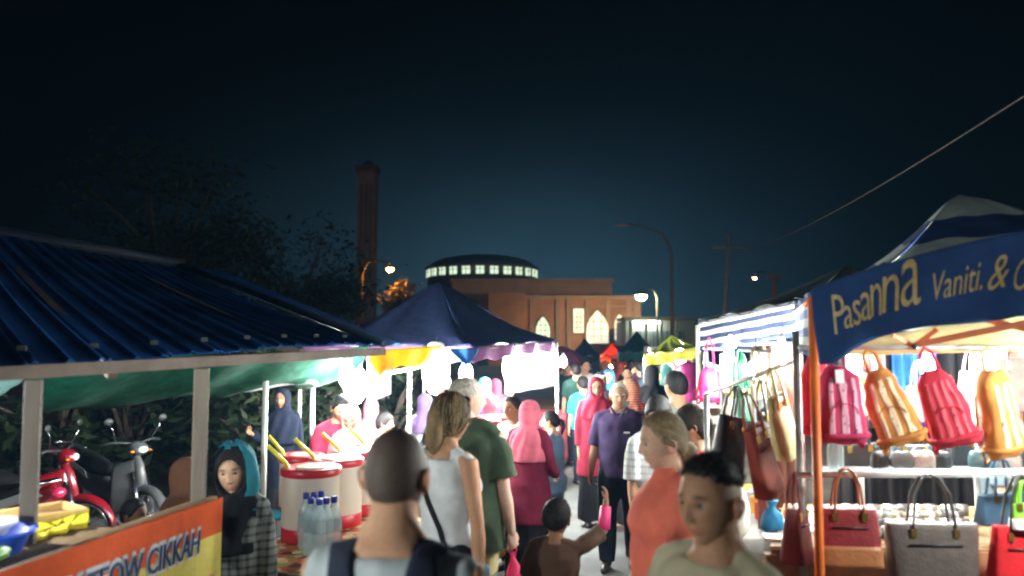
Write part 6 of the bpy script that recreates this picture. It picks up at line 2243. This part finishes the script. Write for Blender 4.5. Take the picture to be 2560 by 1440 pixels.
# --- sellers and customers on the left
person('drink seller in a red tee behind the drums', 846, 984, 6.9, 205, MALAY, False, 1, hair='short', hcol=BLACK, pitch=-22, lean=.12,
       arms={'R': ((.14, .3, -1), (-.2, .9, -.35)), 'L': ((-.14, .3, -1), (.2, .9, -.35))},
       wear=[('top', cloth('red_tee', (.62, .03, .07)), dict(sleeve=.8, fit=.024)), ('trousers', c_navy), ('shoes', c_dshoe)])
person('woman in a pale pink headscarf beside the drink seller', 880, 1010, 6.75, 180, MALAY, True, 1, pitch=-20,
       wear=[('top', cloth('pale_pink', (.72, .40, .44)), dict(sleeve=1.9, fit=.03)), ('skirt', c_black), ('hijab', cloth('pale_pink_scarf', (.75, .42, .46)), dict(drop=1.12, wide=.85))])
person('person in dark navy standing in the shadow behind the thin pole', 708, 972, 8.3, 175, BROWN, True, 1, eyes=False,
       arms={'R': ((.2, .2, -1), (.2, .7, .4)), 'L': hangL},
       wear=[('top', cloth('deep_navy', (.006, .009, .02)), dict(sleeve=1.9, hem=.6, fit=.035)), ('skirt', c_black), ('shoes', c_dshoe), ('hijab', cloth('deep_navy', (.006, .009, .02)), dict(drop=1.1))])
person('woman in a dusky pink headscarf and mustard blouse behind the sign', 928, 998, 8.3, 185, MALAY, True, 1,
       wear=[('top', cloth('mustard', (.55, .33, .08)), dict(sleeve=1.9, fit=.03)), ('skirt', c_black), ('hijab', cloth('dusky_pink', (.42, .12, .19)), dict(drop=1.24))])
person('boy with black hair and grey tee in right profile behind the shaved head', 958, 1034, 7.6, -85, MALAY, False, 1, hair='fringe', hcol=BLACK,
       wear=[('top', cloth('grey_tee', (.25, .30, .31)), dict(sleeve=.8)), ('trousers', c_navy), ('shoes', c_dshoe)])
person('person in a dark purple headscarf and pale top under the bright bulb', 1062, 985, 8.3, 10, MALAY, True, 1, eyes=False,
       wear=[('top', cloth('pale_blouse', (.55, .58, .60)), dict(sleeve=1.6, fit=.03)), ('skirt', c_black), ('hijab', cloth('dark_purple', (.05, .03, .07)), dict(drop=1.26))])
person('woman in a turquoise headscarf and purple dress at the second stall', 1212, 944, 10.6, 15, MALAY, True, 1, eyes=False,
       wear=[('top', cloth('plum', (.13, .035, .12)), dict(sleeve=1.9, hem=.5, fit=.03)), ('skirt', c_black), ('hijab', cloth('turquoise', (.10, .48, .50)), dict(drop=1.30))])
person('woman in dark red at the second stall beside the turquoise scarf', 1240, 948, 11.2, 30, MALAY, True, 0, eyes=False,
       wear=[('top', cloth('dark_red', (.30, .03, .06)), dict(sleeve=1.9, fit=.03)), ('skirt', c_black), ('hijab', cloth('dark_red', (.30, .03, .06)), dict(drop=1.24))])
person('child in a bright red hood behind the red-rimmed drums', 1226, 992, 9.4, 20, MALAY, True, 1, eyes=False,
       wear=[('top', cloth('bright_red', (.60, .025, .035)), dict(sleeve=1.9, fit=.03)), ('skirt', c_black), ('hijab', cloth('bright_red', (.60, .025, .035)), dict(drop=1.2))])
person('seller in dark blue in right profile behind the red table', 1274, 950, 11.4, -100, MALAY, False, 1, hair='short', hcol=BLACK,
       wear=[('top', cloth('dark_blue', (.04, .07, .13)), dict(sleeve=1.9, fit=.024)), ('trousers', c_navy), ('shoes', c_dshoe)])

# --- people on the right
person('man with thick black hair and grey tee seen from behind near the curtain', 1692, 930, 6.5, 24, TANNED, False, 1, hair='short', hcol=BLACK, eyes=False,
       wear=[('top', cloth('stone_tee', (.20, .20, .17)), dict(sleeve=.8, fit=.026)), ('trousers', c_navy), ('shoes', c_dshoe)])
person('child in a red top in left profile beside the black handbag', 1738, 1026, 4.9, 75, MALAY, True, 1, hair='fringe', hcol=(.02, .014, .01), head=1.12,
       wear=[('top', cloth('child_red', (.45, .03, .05)), dict(sleeve=.8, fit=.024)), ('trousers', c_denim), ('shoes', c_dshoe)])
q = MB(); q.loft([(0, 0, 1.39, .13, .10), (0, 0, 1.42, .11, .09), (0, 0, 1.45, .08, .075)], 20); pmesh('pink_collar', q, cloth('pink_collar', (.75, .40, .42)))
person('person in a black headscarf and black gown seen from behind', 1630, 914, 9.8, 5, MALAY, True, 1, eyes=False,
       wear=[('top', c_black, dict(sleeve=1.9, hem=.5, fit=.045)), ('skirt', c_black, dict(flare=.1)), ('hijab', c_black, dict(drop=1.08, wide=1.05))])
person('customer with orange striped hood behind the elderly man', 1580, 950, 8.9, 40, MALAY, True, 1, eyes=False,
       wear=[('top', cloth('slate', (.09, .14, .15)), dict(sleeve=1.9, fit=.03)), ('skirt', c_black), ('hijab', pattern_mat('orange_stripe', [(.62, .20, .10), (.12, .09, .07)], 'stripes', 40), dict(drop=1.36))])
person('man in a plain white tee walking far up the aisle', 1462, 900, 14.5, 200, MALAY, False, 1, hair='short', hcol=BLACK,
       wear=[('top', c_white, dict(sleeve=.8, fit=.03)), ('trousers', cloth('stone_trouser', (.40, .38, .33))), ('shoes', c_dshoe)])
person('child in a turquoise tee with black hair in the aisle', 1458, 945, 11.6, 12, MALAY, False, 1, hair='short', hcol=BLACK, eyes=False, head=1.1,
       wear=[('top', cloth('turq_tee', (.03, .38, .50)), dict(sleeve=.9, fit=.03)), ('trousers', c_navy), ('shoes', c_dshoe)])
person('person in a black cap with white letters behind the red headscarf', 1500, 932, 10.8, 175, MALAY, True, 1,
       wear=[('top', c_black, dict(sleeve=1.9, fit=.03)), ('skirt', c_black), ('hijab', c_black, dict(drop=1.28))])
_c = person.place(np.array([[-.048, .112, .058]]))[0]
_o = (np.array(_c) + person.off) * person.SC
text_on('cap_lettering', 'NKW', .045, person.root, mat('badge_white', (.85, .85, .85)), tuple(_o + np.array([.1, 0.008, 0])), (-1, 0, 0), (0, 0, 1), .004)
person('woman in a royal blue headscarf in the crowd', 1522, 924, 11.8, 170, MALAY, True, 1,
       wear=[('top', cloth('blue_gown', (.03, .04, .10)), dict(sleeve=1.9, hem=.5)), ('skirt', c_black), ('hijab', cloth('royal_blue', (.03, .12, .48)), dict(drop=1.22))])
person('customer in jeans standing at the back of the bag stall', 2488, 960, 4.75, 60, MALAY, False, 1, hair='short', hcol=BLACK,
       wear=[('top', cloth('slate_tee', (.10, .13, .15)), dict(sleeve=.8)), ('trousers', c_denim), ('shoes', c_dshoe)])
far = [(1418, 905, 15.5, 160, 'dark slate', (.04, .07, .09), 'short', False), (1430, 896, 19, 190, 'dusky rose', (.35, .08, .12), None, True), (1440, 912, 13.4, 10, 'dark green', (.02, .06, .05), 'short', False),
       (1490, 897, 18, 0, 'charcoal', (.02, .025, .03), None, True), (1512, 902, 16, 190, 'rust orange', (.45, .12, .04), None, True), (1535, 898, 19, 160, 'tan', (.35, .22, .14), 'short', False),
       (1550, 905, 17, 10, 'brick red', (.38, .06, .04), None, True), (1577, 900, 15.5, 350, 'black', (.012, .014, .02), 'short', False), (1600, 902, 13.2, 20, 'dark plum', (.06, .02, .06), 'short', False),
       (1616, 912, 12.2, 340, 'midnight blue', (.012, .02, .035), None, True), (1650, 905, 12.6, 10, 'dark brown', (.05, .03, .03), 'short', False), (1668, 908, 11.4, 350, 'deep teal', (.015, .05, .06), None, True),
       (1722, 905, 8.6, 100, 'magenta', (.30, .03, .14), None, True), (1568, 918, 13.6, 170, 'khaki', (.30, .26, .16), 'short', False), (1640, 900, 17, 180, 'pale pink', (.6, .42, .45), None, True)]
for px, top, d, f_, nm, c_, hr, fm in far:
    cl = cloth('far_%s' % nm, c_)
    w_ = [('top', cl, dict(sleeve=1.9 if fm else .8, fit=.03, hem=.6 if fm else .88)), ('skirt', c_black) if fm else ('trousers', c_navy), ('shoes', c_dshoe)]
    if not hr:
        w_.append(('hijab', cloth('far_scarf_%s' % nm, tuple(min(1, x * 1.3) for x in c_)), dict(drop=1.22)))
    person('distant %s in %s among the crowd up the street' % ('woman in a headscarf' if fm else 'man with short hair', nm), px, top, d, f_, MALAY, fm, 0, hair=hr, hcol=BLACK, eyes=False, wear=w_)

bpy.data.scenes.remove(LAB)

# ------------------------------------------------------------------ haze volume added in place of lens bloom
hz_o = MB().box((0, 55, 14.5), (200, 140, 31)).build('haze', [], None, False)
hz_o['kind'] = 'stuff'
hz_o['label'] = 'added haze volume standing in for the lens bloom of the lamps'
hz_o['category'] = 'haze'
hm = bpy.data.materials.new('haze'); hm.use_nodes = True
hn, hl2 = hm.node_tree.nodes, hm.node_tree.links
hn.remove(hn['Principled BSDF'])
pv = hn.new('ShaderNodeVolumePrincipled')
pv.inputs['Color'].default_value = (.20, .52, .95, 1)
pv.inputs['Density'].default_value = HAZE
pv.inputs['Anisotropy'].default_value = .25
hl2.new(pv.outputs[0], hn['Material Output'].inputs['Volume'])
hz_o.data.materials.clear(); hz_o.data.materials.append(hm)
